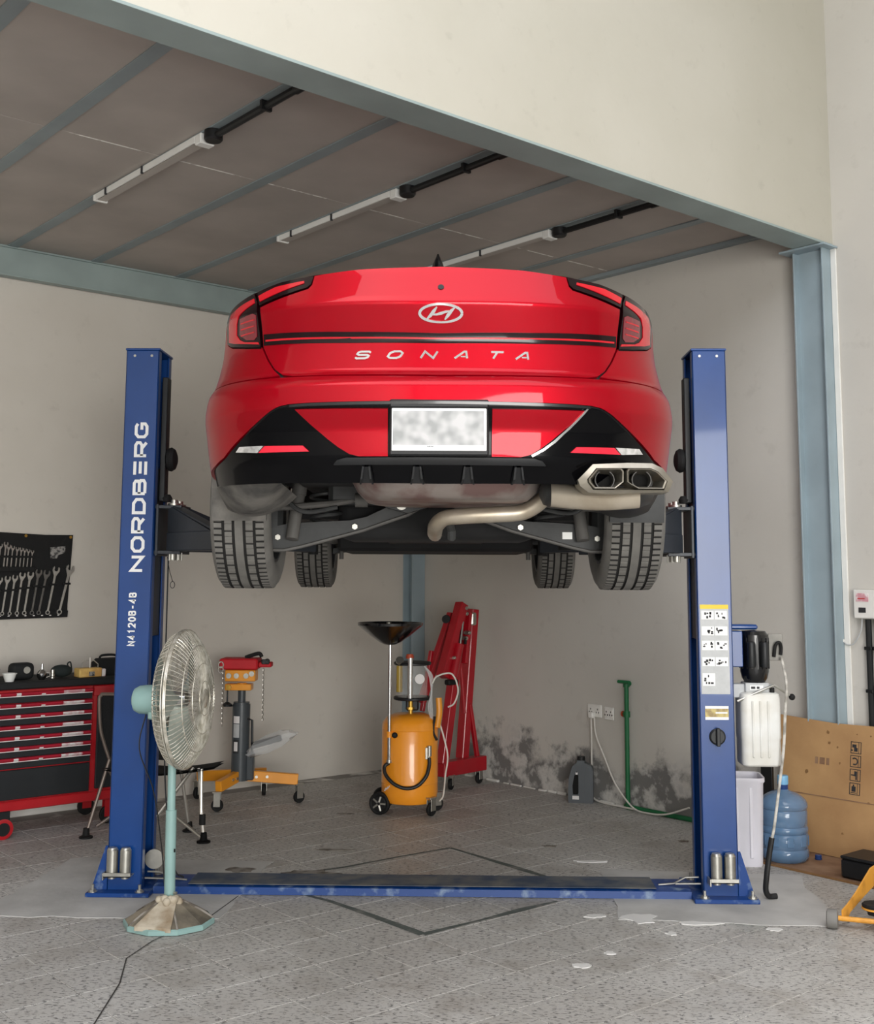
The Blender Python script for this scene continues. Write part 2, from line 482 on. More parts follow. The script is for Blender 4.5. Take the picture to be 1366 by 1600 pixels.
# ------------------------------------------------------------------ walls and roof of the hall
T = 0.2
mb = MB(); mb.box(U_LEFT - T, U_RIGHT + T, V_BACK, V_BACK + T, -0.1, Z_ROOF)
struct('wall_back', mb, 'plaster_back', ROOM_A)
mb = MB(); mb.box(U_RIGHT, U_RIGHT + T, V_DOOR, V_BACK, -0.1, Z_ROOF)
struct('wall_right', mb, 'plaster_right', ROOM_A)
mb = MB(); mb.box(U_LEFT, U_RIGHT, V_UP, V_UP + 0.18, 3.715, Z_ROOF)
struct('wall_front_upper', mb, 'plaster_upper', ROOM_A)
mb = MB(); mb.box(U_LEFT - T, U_LEFT, V_DOOR, V_BACK, -0.1, Z_ROOF)
struct('wall_left', mb, 'plaster_hall', ROOM_A)
mb = MB(); uu = U_LEFT
for (a, b, z0, z1) in DOORS:
    mb.box(uu, a, V_DOOR - T, V_DOOR, -0.1, Z_ROOF); mb.box(a, b, V_DOOR - T, V_DOOR, z1, Z_ROOF); uu = b
mb.box(uu, U_RIGHT, V_DOOR - T, V_DOOR, -0.1, Z_ROOF)
struct('wall_front', mb, 'plaster_hall', ROOM_A)
mb = MB(); a_, b_, c_, d_ = SKYLIGHT
for q in ((U_LEFT - T, a_, V_DOOR - T, V_BACK + T), (b_, U_RIGHT + T, V_DOOR - T, V_BACK + T), (a_, b_, V_DOOR - T, c_), (a_, b_, d_, V_BACK + T)): mb.box(*q, Z_ROOF, Z_ROOF + 0.1)
struct('roof', mb, 'roof_sheet', ROOM_A)
mb = MB(); mb.box(U_LEFT, -0.25, V_BACK - 0.012, V_BACK, 0.0, 0.05, 0.004)
struct('baseboard_back', mb, 'white_trim', ROOM_A)
rnd = random.Random(4); mb = MB()
k = -0.2
while k < 2.5:                                   # crumbled remains of a skirting along the damp wall
    L = rnd.uniform(0.04, 0.14); d = rnd.uniform(0.012, 0.03); h = rnd.uniform(0.008, 0.022)
    mb.box(U_RIGHT - d, U_RIGHT, k, k + L, 0, h, 0.004); k += L + rnd.uniform(0, 0.08)
struct('baseboard_right', mb, 'white_trim', ROOM_A)

# ------------------------------------------------------------------ mezzanine: boards, joists, beams
JOISTS = [-6.75, -6.12, -5.50, -4.87, -4.24, -3.61, -2.98, -2.36, -1.735, -1.095, -0.487, 0.19, 0.83, 1.46, 2.035]
SEAM = 0.915
cb = MB(); cb.box(U_LEFT, U_RIGHT, V_UP + 0.18, V_BACK, Z_CEIL + 0.012, Z_CEIL + 0.16)
ceil = struct('ceiling', cb, 'gap_light_white', ROOM_A)
edges = [U_LEFT] + JOISTS + [U_RIGHT]
for a, b in zip(edges[:-1], edges[1:]):
    for v0, v1 in ((V_UP + 0.18, SEAM), (SEAM, V_BACK)):
        pb = MB(); pb.box(a + 0.002, b - 0.002, v0 + 0.003, v1 - 0.003, Z_CEIL, Z_CEIL + 0.012, 0.0015)
        pb.build('ceiling_board', 'ceiling_board', ceil)
    if a > -3:
        pb = MB(); pb.box(a + 0.05, b - 0.05 - random.Random(int(a * 100)).uniform(0, .3), SEAM - 0.005, SEAM + 0.005, Z_CEIL - 0.0012, Z_CEIL + 0.002); pb.build('gap_light_strip', 'gap_light_white', ceil)  # white strip drawn as the light along the board gap
JW = 0.075
for u in JOISTS:
    jb = MB(); jb.box(u - JW / 2, u + JW / 2, V_UP + 0.2, V_BACK - 0.06, Z_CEIL - 0.009, Z_CEIL - 0.001, 0.001)
    jb.build('ceiling_joist', 'steel_dark', ceil)
jb = MB(); jb.box(U_RIGHT - 0.06, U_RIGHT, V_UP + 0.2, V_BACK - 0.06, Z_CEIL - 0.03, Z_CEIL - 0.001, 0.001)
jb.build('ceiling_joist', 'steel_dark', ceil)
def hbeam(mb, u0, u1, v0, v1, z0, z1, tf=0.012, tw=0.009):
    """I-section lying along u, flanges flat"""
    mb.box(u0, u1, v0, v1, z0, z0 + tf, 0.001); mb.box(u0, u1, v0, v1, z1 - tf, z1, 0.001)
    mb.box(u0, u1, (v0 + v1) / 2 - tw / 2, (v0 + v1) / 2 + tw / 2, z0 + tf, z1 - tf)
mb = MB()
mb.box(U_LEFT, U_RIGHT - 0.02, V_UP - 0.012, V_UP + 0.19, 3.70, 3.714, 0.001); mb.box(U_LEFT, U_RIGHT - 0.02, V_UP + 0.181, V_UP + 0.19, 3.714, 3.898)
struct('trim_1', mb, 'steel_beam', ROOM_A)['label'] = 'grey-blue steel edge beam under the cream upper wall'
mb = MB()
mb.box(U_LEFT, U_RIGHT - 0.17, V_BACK - 0.035, V_BACK - 0.027, 3.68, 3.893)
mb.box(U_LEFT, U_RIGHT - 0.17, V_BACK - 0.10, V_BACK - 0.027, 3.672, 3.682, 0.001)
mb.box(U_LEFT, U_RIGHT - 0.17, V_BACK - 0.055, V_BACK - 0.027, 3.885, 3.898, 0.001)
struct('trim_2', mb, 'steel_beam', ROOM_A)['label'] = 'grey-blue steel channel beam along the back wall'
# corner column and the column under the end of the edge beam
def hcol(u0, u1, v0, v1, z1, plate=True):
    mb = MB(); tf = 0.011
    mb.box(u0, u1, v0, v0 + tf, 0, z1, 0.0015); mb.box(u0, u1, v1 - tf, v1, 0, z1, 0.0015)
    mb.box((u0 + u1) / 2 - 0.004, (u0 + u1) / 2 + 0.004, v0 + tf, v1 - tf, 0, z1)
    if plate: mb.box(u0 - 0.06, u1, v0 - 0.05, v1 + 0.06, z1, z1 + 0.012, 0.001)
    return mb
struct('trim_3', hcol(2.50, 2.598, -0.885, -0.672, 3.686), 'steel_blue', ROOM_A)['label'] = 'light blue steel column on the right wall under the edge beam'
mb = MB()
mb.box(2.455, 2.598, 3.12, 3.131, 0, 3.69, 0.001); mb.box(2.455, 2.598, 3.238, 3.249, 0, 3.69, 0.001); mb.box(2.522, 2.531, 3.131, 3.238, 0, 3.69)
struct('trim_4', mb, 'steel_blue', ROOM_A)['label'] = 'blue steel column in the room corner'
mb = MB(); mb.box(U_RIGHT - 0.012, U_RIGHT - 0.0, -0.925, -0.886, 0, 3.69, 0.003)
struct('trim_5', mb, 'white_trim', ROOM_A)['label'] = 'white plaster strip beside the light blue column'
# ------------------------------------------------------------------ two-post lift
pm('black_gloss', (8, 9, 12), 0.22, var=0.1, coat=0.4)
pm('lift_blue', (0, 58, 124), 0.34, var=0.12, vs=2.5, coat=0.3, coords='World')
pm('lift_blue_worn', (4, 58, 126), 0.45, rgb2=(120, 140, 165), vs=16, thr=(0.55, 0.75), det=8, coords='World')
pm('beam_dust', (58, 72, 92), 0.7, rgb2=(112, 112, 110), vs=8, thr=(0.35, 0.65), det=8, coords='World')
pm('black_steel', (26, 28, 30), 0.45, var=0.2)
pm('arm_steel', (44, 48, 54), 0.42, var=0.2, bump=0.04)
pm('rubber', (16, 16, 16), 0.75, var=0.2)
pm('chrome', (205, 205, 205), 0.16, metal=1.0, var=0.05)
pm('zinc', (186, 184, 176), 0.38, metal=0.9, var=0.12, vs=20)
pm('white_paint', (238, 238, 236), 0.5, var=0.03)
pm('yellow_label', (226, 200, 60), 0.5, var=0.05)
pm('label_grey', (188, 190, 190), 0.5, var=0.06, vs=30)
pm('plate_steel', (128, 126, 120), 0.5, metal=0.3, var=0.2, vs=14)
pm('ink', (46, 46, 48), 0.6, var=0.1)
pm('gold_label', (196, 178, 110), 0.4, rgb2=(150, 128, 80), vs=30, thr=(0.4, 0.6))
PX0, PX1, PD, PH = 1.434, 1.612, 0.27, 2.83

# ---- letters drawn with strokes, flat ribbons of even width
GLYPH = {
 'N': [[(0, 0), (0, 1), (1, 0), (1, 1)]],
 'O': [[(.25, 0), (0, .25), (0, .75), (.25, 1), (.75, 1), (1, .75), (1, .25), (.75, 0), (.25, 0)]],
 'R': [[(0, 0), (0, 1), (.8, 1), (1, .85), (1, .6), (.8, .42), (0, .42)], [(.55, .42), (1, 0)]],
 'D': [[(0, 0), (0, 1), (.7, 1), (1, .75), (1, .25), (.7, 0), (0, 0)]],
 'B': [[(0, 0), (0, 1), (.78, 1), (.95, .88), (.95, .65), (.78, .53), (0, .53)], [(.78, .53), (1, .4), (1, .14), (.8, 0), (.03, 0)]],
 'E': [[(0, 0), (1, 0)], [(.08, .5), (1, .5)], [(0, 1), (1, 1)]],
 'G': [[(1, .85), (.8, 1), (.22, 1), (0, .78), (0, .22), (.22, 0), (.8, 0), (1, .18), (1, .48), (.55, .48)]],
 '4': [[(.7, 0), (.7, 1), (0, .3), (1, .3)]],
 '1': [[(.2, .78), (.55, 1), (.55, 0)]],
 '2': [[(0, .78), (.2, 1), (.8, 1), (1, .8), (1, .6), (0, 0), (1, 0)]],
 '0': [[(.3, 0), (0, .3), (0, .7), (.3, 1), (.7, 1), (1, .7), (1, .3), (.7, 0), (.3, 0)]],
 '-': [[(.1, .45), (.9, .45)]],
 'S': [[(1, .82), (.84, 1), (.16, 1), (0, .86), (0, .64), (.14, .52), (.86, .5), (1, .38), (1, .14), (.84, 0), (.14, 0), (0, .16)]],
 'A': [[(0, 0), (.42, 1), (.58, 1), (1, 0)], [(.22, .34), (.8, .34)]],
 'T': [[(0, 1), (1, 1)], [(.5, 1), (.5, 0)]],
}
def ribbon(mb, pts, wd, O, X, Y, depth=0.0015, m=0):
    """polyline in plane (X, Y) at O drawn as a flat band with mitred joints"""
    P = [Vector((p[0], p[1])) for p in pts]; L = []; R = []
    for k, p in enumerate(P):
        loop = (P[0] - P[-1]).length < 1e-9
        a = (p - P[k - 1]).normalized() if k else ((P[0] - P[-2]).normalized() if loop else None)
        b = (P[k + 1] - p).normalized() if k < len(P) - 1 else ((P[1] - P[0]).normalized() if loop else None)
        if a is None: n = Vector((-b.y, b.x)); s = 1
        elif b is None: n = Vector((-a.y, a.x)); s = 1
        else:
            na = Vector((-a.y, a.x)); nb = Vector((-b.y, b.x)); n = na + nb
            if n.length < 1e-4: n = na
            n.normalize(); s = min(1 / max(0.35, n.dot(na)), 2.2)
        e = Vector((0, 0))
        if a is None: e = -b * 0
        L.append(p + n * wd / 2 * s); R.append(p - n * wd / 2 * s)
    Z = X.cross(Y)
    vs = []
    for q in (L, R):
        for p in q: vs.append(O + X * p.x + Y * p.y + Z * depth)
    n = len(P); fs = [[k, k + 1, n + k + 1, n + k] for k in range(n - 1)]
    vs += [v - Z * depth for v in vs[:2 * n]]
    for k in range(n - 1):
        fs += [[k, k + 1, 2 * n + k + 1, 2 * n + k], [n + k, n + k + 1, 3 * n + k + 1, 3 * n + k]]
    if not loop: fs += [[0, n, 3 * n, 2 * n], [n - 1, 2 * n - 1, 4 * n - 1, 3 * n - 1]]
    mb.add(vs, fs, m)
def letter(mb, ch, O, X, Y, w_, h_, wd, slant=0.0):
    for k, st in enumerate(GLYPH[ch]):
        ribbon(mb, [((a + slant * (b - .5)) * w_, b * h_) for a, b in st], wd, O, X, Y, 0.0015 + 0.0006 * k)

lift = thing('two_post_lift', 'blue two-post car lift with floor beam holding up the red car', 'car lift')
def lift_post(sx):
    """sx -1 left, +1 right: open channel facing the car"""
    t = 0.008; g = lambda a, b: (min(sx * a, sx * b), max(sx * a, sx * b))
    mb = MB()
    x0, x1 = g(PX0, PX1); mb.box(x0, x1, 0, t, 0.02, PH, 0.003)                 # front plate
    mb.box(x0, x1, PD - t, PD, 0.02, PH, 0.003)                                  # rear plate
    x0, x1 = g(PX1 - t, PX1); mb.box(x0, x1, 0, PD, 0.02, PH, 0.003)            # outer plate
    x0, x1 = g(PX0, PX0 + t); mb.box(x0, x1, 0, 0.055, 0.02, PH, 0.003); mb.box(x0, x1, PD - 0.055, PD, 0.02, PH, 0.003)   # lips
    x0, x1 = g(PX0 - 0.006, PX1 + 0.004); mb.box(x0, x1, -0.004, PD + 0.004, PH, PH + 0.012, 0.002)
    post = mb.build('post', 'lift_blue', lift)
    mb = MB(); x0, x1 = g(1.375, 1.70) ; mb.box(x0, x1, -0.075, 0.36, 0.003, 0.024, 0.003)
    base = mb.build('base_plate', 'lift_blue_worn', lift)
    mb = MB(); mb.prism([(sx * PX1, 0.02), (sx * PX1, 0.24), (sx * (PX1 + 0.012), 0.24), (sx * 1.69, 0.03), (sx * 1.69, 0.02)], 0.0, 0.010, plane='xz')
    mb.build('gusset', 'lift_blue_worn', lift)
    mb = MB(); mb.prism([(sx * PX1, 0.02), (sx * PX1, 0.24), (sx * (PX1 + 0.012), 0.24), (sx * 1.69, 0.03), (sx * 1.69, 0.02)], PD - 0.01, PD, plane='xz')
    mb.build('gusset', 'lift_blue_worn', lift)
    for bx, by in ((1.43, -0.045), (1.67, -0.045), (1.67, 0.32), (1.43, 0.32)):
        bb = MB(); bb.cyl((sx * bx, by, 0.024), (sx * bx, by, 0.060), 0.008, n=10); bb.cyl((sx * bx, by, 0.024), (sx * bx, by, 0.036), 0.017, n=6)
        bb.cyl((sx * bx, by, 0.024), (sx * bx, by, 0.027), 0.024, n=14)
        bb.build('anchor_bolt', 'zinc', lift)
    for bx in (1.473, 1.565):
        bb = MB(); bb.cyl((sx * bx, 0, PH - 0.03), (sx * bx, -0.006, PH - 0.03), 0.007, n=10); bb.build('bolt', 'zinc', post)
    # pad extensions standing in a rack near the foot
    mb = MB(); cx = sx * (PX0 + PX1) / 2 + (0.005 if sx > 0 else -0.02)
    mb.box(cx - 0.07, cx + 0.07, -0.072, 0.0, 0.100, 0.106, 0.001)
    mb.box(cx - 0.07, cx + 0.07, -0.072, -0.067, 0.100, 0.122, 0.001)
    mb.box(cx - 0.075, cx - 0.068, -0.07, 0.0, 0.085, 0.12, 0.001)
    rack = mb.build('adapter_rack', 'zinc', lift)
    for k in (-1, 1):
        pb = MB(); q = cx + k * 0.034
        pb.lathe([(0.001, 0.088), (0.020, 0.088), (0.020, 0.107), (0.0285, 0.108), (0.0285, 0.228), (0.024, 0.234), (0.022, 0.240), (0.001, 0.240)], 20, M=Matrix.Translation((q, -0.037, 0)))
        pb.build('pad_extension', 'zinc', rack)
    # carriage sliding in the post, with its frame, wear cover strip and door bumper
    mb = MB(); zc0, zc1 = 1.735, 1.995
    x0, x1 = g(PX0 + 0.01, PX1 - 0.012); mb.box(x0, x1, 0.02, PD - 0.02, 1.30, 2.20, 0.004)
    x0, x1 = g(PX0 - 0.14, PX0 + 0.02)
    mb.box(x0, x1, 0.030, PD - 0.030, zc0, zc0 + 0.018, 0.002); mb.box(x0, x1, 0.030, PD - 0.030, zc1 - 0.018, zc1, 0.002)
    x0, x1 = g(PX0 - 0.018, PX0 - 0.004); mb.box(x0, x1, 0.024, PD - 0.024, zc0 - 0.01, zc1 + 0.005, 0.002)
    mb.build('carriage', 'arm_steel', lift)
    mb = MB(); x0, x1 = g(PX0 - 0.028, PX0 + 0.004); mb.box(x0, x1, 0.10, 0.17, 2.02, 2.70, 0.004)
    cov = mb.build('slot_cover', 'black_steel', lift)
    mb = MB(); mb.lathe([(0.001, 0.0), (0.040, 0.0), (0.062, 0.012), (0.066, 0.028), (0.055, 0.046), (0.03, 0.056), (0.001, 0.058)], 20, M=Matrix.Translation((sx * (PX0 - 0.025), 0.13, 2.25)) @ Matrix.Rotation(-sx * PI / 2, 4, 'Y'))
    mb.build('door_bumper', 'rubber', lift)
    mb = MB(); mb.lathe([(0.001, 0.0), (0.030, 0.0), (0.034, 0.02), (0.022, 0.04), (0.001, 0.042)], 14, M=Matrix.Translation((sx * (PX0 - 0.03), 0.13, 2.018)))
    mb.build('spool', 'rubber', lift)
    # hinge pins and swing arms
    for (yy, tipx, tipy, ln) in ((0.075, 0.69, -0.60, 'rear'), (0.195, 0.69, 0.85, 'front')):
        pb = MB(); pb.cyl((sx * 1.345, yy, zc0 - 0.03), (sx * 1.345, yy, zc1 + 0.03), 0.019, n=14); pb.cyl((sx * 1.345, yy, zc1), (sx * 1.345, yy, zc1 + 0.012), 0.034, n=14)
        pb.build('hinge_pin', 'zinc', lift)
        a = Vector((sx * 1.345, yy, 1.80)); b = Vector((sx * tipx, tipy, 1.80)); d = (b - a).normalized()
        ab = MB()
        ab.bar(a + Vector((0, 0, 0.0)), a + d * 0.62, 0.10, 0.085, 0.004, hint=(0, 0, 1))
        ab.bar(a + d * 0.45, b, 0.07, 0.06, 0.003, hint=(0, 0, 1))
        n = Vector((-d.y, d.x, 0)) * 0.006
        tri = [a + Vector((0, 0, 0.05)), a + d * 0.42 + Vector((0, 0, 0.05)), a + Vector((0, 0, 0.185)) + d * 0.03, a + Vector((0, 0, 0.185))]
        ab.add([p + n * 4 for p in tri] + [p + n * 6 for p in tri], [[0, 1, 2, 3], [7, 6, 5, 4], [0, 1, 5, 4], [1, 2, 6, 5], [2, 3, 7, 6], [3, 0, 4, 7]])
        ab.add([p - n * 4 for p in tri] + [p - n * 6 for p in tri], [[0, 1, 2, 3], [7, 6, 5, 4], [0, 1, 5, 4], [1, 2, 6, 5], [2, 3, 7, 6], [3, 0, 4, 7]])
        ab.bar(a + Vector((0, 0, 0.19)) + d * 0.02, a + d * 0.44 + Vector((0, 0, 0.055)), 0.012, 0.06, 0.001, hint=(0, 0, 1))
        arm = ab.build('swing_arm', 'arm_steel', lift)
        pb = MB(); pb.cyl(b + Vector((0, 0, -0.05)), b + Vector((0, 0, 0.035)), 0.03, n=14); pb.cyl(b + Vector((0, 0, 0.035)), b + Vector((0, 0, 0.06)), 0.06, n=18)
        pb.build('lift_pad', 'rubber', arm)
    pb = MB()
    for k in range(4): pb.cyl((sx * (1.36 - k * 0.022), 0.06, 1.70), (sx * (1.36 - k * 0.022), 0.06, 1.742), 0.004, n=8)
    pb.build('stud', 'zinc', lift)
    return post, base
postL, baseL = lift_post(-1)
postR, baseR = lift_post(1)
mb = MB(); mb.prism([(0.008, 0.003), (0.012, 0.038), (0.085, 0.048), (0.20, 0.048), (0.265, 0.038), (0.27, 0.003)], -1.375, 1.375, plane='yz')
mb.build('floor_beam', 'lift_blue_worn', lift)
mb = MB(); mb.box(-1.20, 1.20, 0.03, 0.25, 0.0465, 0.0505, 0.001); mb.build('beam_cover', 'beam_dust', lift)
# the wires and pipes leaving the posts at the foot
mb = MB()
for sx in (-1, 1):
    mb.tube([(sx * 1.43, 0.10, 0.09), (sx * 1.36, 0.10, 0.088), (sx * 1.30, 0.09, 0.06), (sx * 1.22, 0.09, 0.053)], 0.005, 6)
    mb.tube([(sx * 1.43, 0.05, 0.07), (sx * 1.30, 0.05, 0.068)], 0.005, 6)
mb.build('hydraulic_pipe', 'zinc', lift)
mb = MB(); mb.tube(spline([(-1.40, 0.20, 1.74), (-1.385, 0.16, 1.0), (-1.36, 0.14, 0.5), (-1.30, 0.12, 0.12), (-1.24, 0.10, 0.06)], 8), 0.004, 6)
mb.build('release_cable', 'black_steel', lift)
mb = MB(); mb.tube(spline([(-1.37, 0.06, 1.72), (-1.355, 0.055, 1.65), (-1.335, 0.05, 1.59)], 5), 0.0018, 5)
mb.tube([(-1.335 + 0.012 * math.cos(a), 0.05, 1.572 + 0.018 * math.sin(a)) for a in [2 * PI * k / 10 for k in range(10)]], 0.002, 5, closed=True)
mb.build('pull_ring', 'black_steel', lift)
mb = MB(); mb.lathe([(0.001, -0.012), (0.05, -0.012), (0.05, 0.012), (0.001, 0.012)], 20, M=Matrix.Translation((-1.40, 0.12, 0.15)) @ Matrix.Rotation(PI / 2, 4, 'X'))
mb.build('pulley', 'zinc', lift)
# lettering on the front of the posts
X, Y = Vector((0, 0, 1)), Vector((-1, 0, 0))
mb = MB(); word = 'NORDBERG'; z0, z1 = 1.640, 2.436; step = (z1 - z0 + 0.017) / 8; lw = step - 0.017
for k, ch in enumerate(word):
    letter(mb, ch, Vector((-1.486, -0.0012, z0 + k * step + 0.007)), X, Y, lw - 0.014, 0.058, 0.0158)
mb.build('lettering', 'white_paint', postL, ang=0)
mb = MB(); word = 'N4120B-4B'; z0, z1 = 1.254, 1.532; step = (z1 - z0 + 0.006) / 9; lw = step - 0.008
for k, ch in enumerate(word):
    letter(mb, ch, Vector((-1.514, -0.0012, z0 + k * step + 0.003)), X, Y, lw - 0.006, 0.033, 0.0080)
mb.build('lettering', 'white_paint', postL, ang=0)
# safety stickers, nameplate and rotary switch on the right post
mb = MB(); y = -0.0012
mb.box(1.446, 1.593, y, 0, 1.026, 1.484, m=0); mb.box(1.446, 1.593, y - 0.0004, 0, 1.462, 1.484, m=1)
for r, (a, b) in enumerate(((1.408, 1.452), (1.326, 1.372), (1.250, 1.298), (1.168, 1.214), (1.068, 1.132))):
    for c in range(2):
        if r == 4 and c == 1: continue
        x0 = 1.453 + c * 0.069; mb.box(x0, x0 + 0.064, y - 0.0005, 0, a, b, m=2)
        rr = random.Random(10 * r + c)
        for k in range(6):
            cx = x0 + rr.uniform(0.008, 0.054); cz = rr.uniform(a + 0.008, b - 0.008)
            mb.box(cx - rr.uniform(0.002, 0.008), cx + rr.uniform(0.002, 0.008), y - 0.0008, 0, cz - rr.uniform(0.002, 0.007), cz + rr.uniform(0.002, 0.007), m=3)
mb.build('safety_sticker', ['label_grey', 'yellow_label', 'white_paint', 'ink'], postR, ang=0)
mb = MB(); mb.box(1.462, 1.582, y, 0, 0.896, 0.966, m=0); mb.box(1.462, 1.582, y - 0.0003, 0, 0.952, 0.966, m=1); mb.box(1.462, 1.582, y - 0.0003, 0, 0.896, 0.910, m=1); mb.box(1.515, 1.576, y - 0.0003, 0, 0.928, 0.936, m=1)
mb.build('nameplate', ['gold_label', 'white_paint'], postR, ang=0)
mb = MB(); mb.lathe([(0.001, 0.0), (0.042, 0.0), (0.042, 0.008), (0.034, 0.014), (0.001, 0.014)], 22, M=Matrix.Translation((1.521, 0, 0.811)) @ Matrix.Rotation(PI / 2, 4, 'X'))
mb.box(1.511, 1.531, -0.034, -0.012, 0.765, 0.857, 0.004)
mb.build('rotary_switch', 'black_steel', postR)
# power unit on the outer side of the right post: motor, block, tank, lever, plate with plug
pu = thing('hydraulic_power_unit', 'black electric motor over white oil tank bolted to the right lift post', 'power unit', (1.75, 0.12, 0))
mb = MB(); mb.lathe([(0.001, 1.075), (0.050, 1.075), (0.066, 1.10), (0.074, 1.135), (0.074, 1.325), (0.060, 1.345), (0.001, 1.35)], 24)
for k in range(16):
    a = 2 * PI * k / 16; mb.box(0.072, 0.079, -0.003, 0.003, 1.15, 1.31, M=Matrix.Rotation(a, 4, 'Z'))
mo = mb.build('motor', 'black_gloss' if 'black_gloss' in MATS else 'black_steel', pu)
for a in (-1.15, -1.95):
    mb = MB(); cx, cy = 0.088 * math.cos(a), 0.088 * math.sin(a)
    mb.lathe([(0.001, 1.16), (0.018, 1.16), (0.022, 1.17), (0.022, 1.28), (0.018, 1.29), (0.001, 1.29)], 14, M=Matrix.Translation((cx, cy, 0)))
    mb.build('capacitor_cover', 'black_steel', mo)
mb = MB(); mb.box(-0.138, -0.07, -0.055, 0.075, 1.16, 1.345, 0.004); mb.box(-0.138, 0.02, -0.02, 0.09, 1.352, 1.378, 0.008)
mb.build('mount_bracket', 'lift_blue', pu)
mb = MB(); mb.box(-0.062, 0.062, -0.055, 0.055, 1.03, 1.078, 0.004); mb.cyl((0.062, 0, 1.055), (0.085, -0.03, 1.055), 0.014, n=10); mb.box(-0.138, -0.05, -0.03, 0.03, 1.0, 1.07, 0.003)
mb.build('valve_block', 'label_grey', pu)
mb = MB(); mb.box(-0.040, 0.03, -0.0575, -0.054, 1.042, 1.066, m=0); mb.box(-0.034, -0.012, -0.0585, -0.056, 1.048, 1.06, m=1); mb.box(-0.004, 0.01, -0.0585, -0.056, 1.048, 1.06, m=1)
mb.build('rating_label', ['white_paint', 'ink'], pu, ang=0)
mb = MB(); mb.tube([(-0.11, -0.07, 0.985), (0.0, -0.075, 1.035), (0.085, -0.06, 1.068), (0.17, -0.06, 1.012)], 0.0065, 8); lev = mb.build('release_lever', 'zinc', pu)
mb = MB(); mb.sphere((0.176, -0.06, 1.008), 0.017, 14); mb.build('lever_knob', 'rubber', lev)
pm('oil_tank', (224, 225, 222), 0.35, rgb2=(205, 202, 192), vs=5, thr=(0.4, 0.7))
mb = MB(); rows = []
for z, s in ((1.03, 0.80), (1.022, 0.92), (1.0, 0.97), (0.80, 0.98), (0.79, 0.955), (0.68, 0.955), (0.662, 0.93), (0.655, 0.86)):
    rows.append([Vector((0.012 + x * s, y * s, z)) for x, y in rrect(0.215, 0.17, 0.035, 5)])
mb.grid(rows, closed=True); n = len(rows[0]); mb.add(rows[0], [list(range(n))]); mb.add(rows[-1], [list(range(n))])
tk = mb.build('oil_tank', 'oil_tank', pu)
for xx in (-0.045, -0.005, 0.035):
    mb = MB(); mb.box(xx + 0.004, xx + 0.016, -0.088, -0.078, 0.70, 0.99, 0.004); mb.build('tank_rib', 'oil_tank', tk)
mb = MB(); mb.cyl((0.075, -0.055, 1.03), (0.075, -0.055, 1.055), 0.013, n=12); mb.build('filler_cap', 'rubber', tk)
mb = MB(); mb.box(0.08, 0.155, 0.01, 0.016, 1.19, 1.33, 0.002); pl = mb.build('terminal_plate', 'plate_steel', pu)
mb = MB(); mb.tube(spline([(0.105, 0.0, 1.21), (0.112, -0.01, 1.27), (0.13, -0.015, 1.285), (0.143, -0.005, 1.262), (0.14, 0.0, 1.22)], 6), 0.009, 8); mb.build('cable_clamp', 'rubber', pl)
# hose hanging from the unit down to the floor behind the post, black sleeve at the bottom
pm('hose_white', (205, 202, 194), 0.5, rgb2=(150, 146, 138), vs=20, thr=(0.4, 0.6))
pm('hose_black', (24, 24, 25), 0.5)
hz = thing('drain_hose', 'thin white hose with black lower sleeve hanging beside the right lift post', 'hose', (1.84, -0.014, 0))
up = spline([(0.05, 0.12, 1.205), (0.045, 0.02, 1.08), (0.035, 0.02, 0.95), (0.02, 0.02, 0.75), (-0.01, 0.02, 0.55), (-0.04, 0.02, 0.36), (-0.055, 0.02, 0.30)], 6)
mb = MB(); mb.tube(up, 0.0075, 8); mb.build('upper_hose', 'hose_white', hz)
lo = spline([(-0.053, 0.02, 0.31), (-0.07, 0.02, 0.22), (-0.085, 0.02, 0.12), (-0.088, 0.03, 0.05), (-0.07, 0.04, 0.018), (-0.03, 0.05, 0.016)], 6)
mb = MB(); mb.tube(lo, 0.0145, 10); mb.build('lower_sleeve', 'hose_black', hz)
# ------------------------------------------------------------------ the red saloon on the lift
pm('car_red', (162, 0, 22), 0.40, metal=0.55, var=0.04, vs=1.5, coat=0.42, coatr=0.03, spec=0.06)
pm('bumper_black', (3, 3, 5), 0.14, var=0.1, spec=0.2)
pm('black_plastic', (18, 19, 21), 0.5, var=0.15, bump=0.02, bs=200)
pm('lamp_smoke', (20, 2, 5), 0.14, var=0.1, coat=0.1, spec=0.35)
pm('lamp_red', (184, 8, 28), 0.2, var=0.08, vs=12, coat=0.5)
pm('lamp_deep', (110, 8, 28), 0.15, var=0.2, vs=14, coat=1.0)
pm('reflector_red', (236, 34, 56), 0.25, var=0.1, vs=40, coat=0.6)
pm('lamp_clear', (226, 226, 226), 0.12, metal=0.7, var=0.3, vs=60)
pm('glass_dark', (10, 12, 14), 0.06, var=0.05, coat=1.0)
pm('tyre', (104, 102, 98), 0.9, var=0.2, vs=10, bump=0.1, bs=120)
pm('tyre_groove', (32, 31, 30), 0.9)
pm('rim', (130, 132, 134), 0.35, metal=0.9, var=0.1)
pm('brake_disc', (120, 112, 104), 0.5, metal=0.7, var=0.2, vs=20)
pm('suspension', (50, 51, 51), 0.55, var=0.25, vs=12, bump=0.06, bs=40)
pm('suspension_grey', (88, 86, 83), 0.6, var=0.2, vs=10, bump=0.05)
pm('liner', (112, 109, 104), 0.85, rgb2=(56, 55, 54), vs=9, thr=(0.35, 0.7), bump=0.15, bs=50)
pm('under_dark', (24, 24, 25), 0.8, var=0.3, vs=5)
pm('heat_shield', (150, 140, 134), 0.45, metal=0.4, rgb2=(120, 96, 92), vs=8, thr=(0.4, 0.6))
pm('exhaust_steel', (188, 178, 162), 0.4, metal=0.6, rgb2=(172, 160, 142), vs=10, thr=(0.4, 0.65))
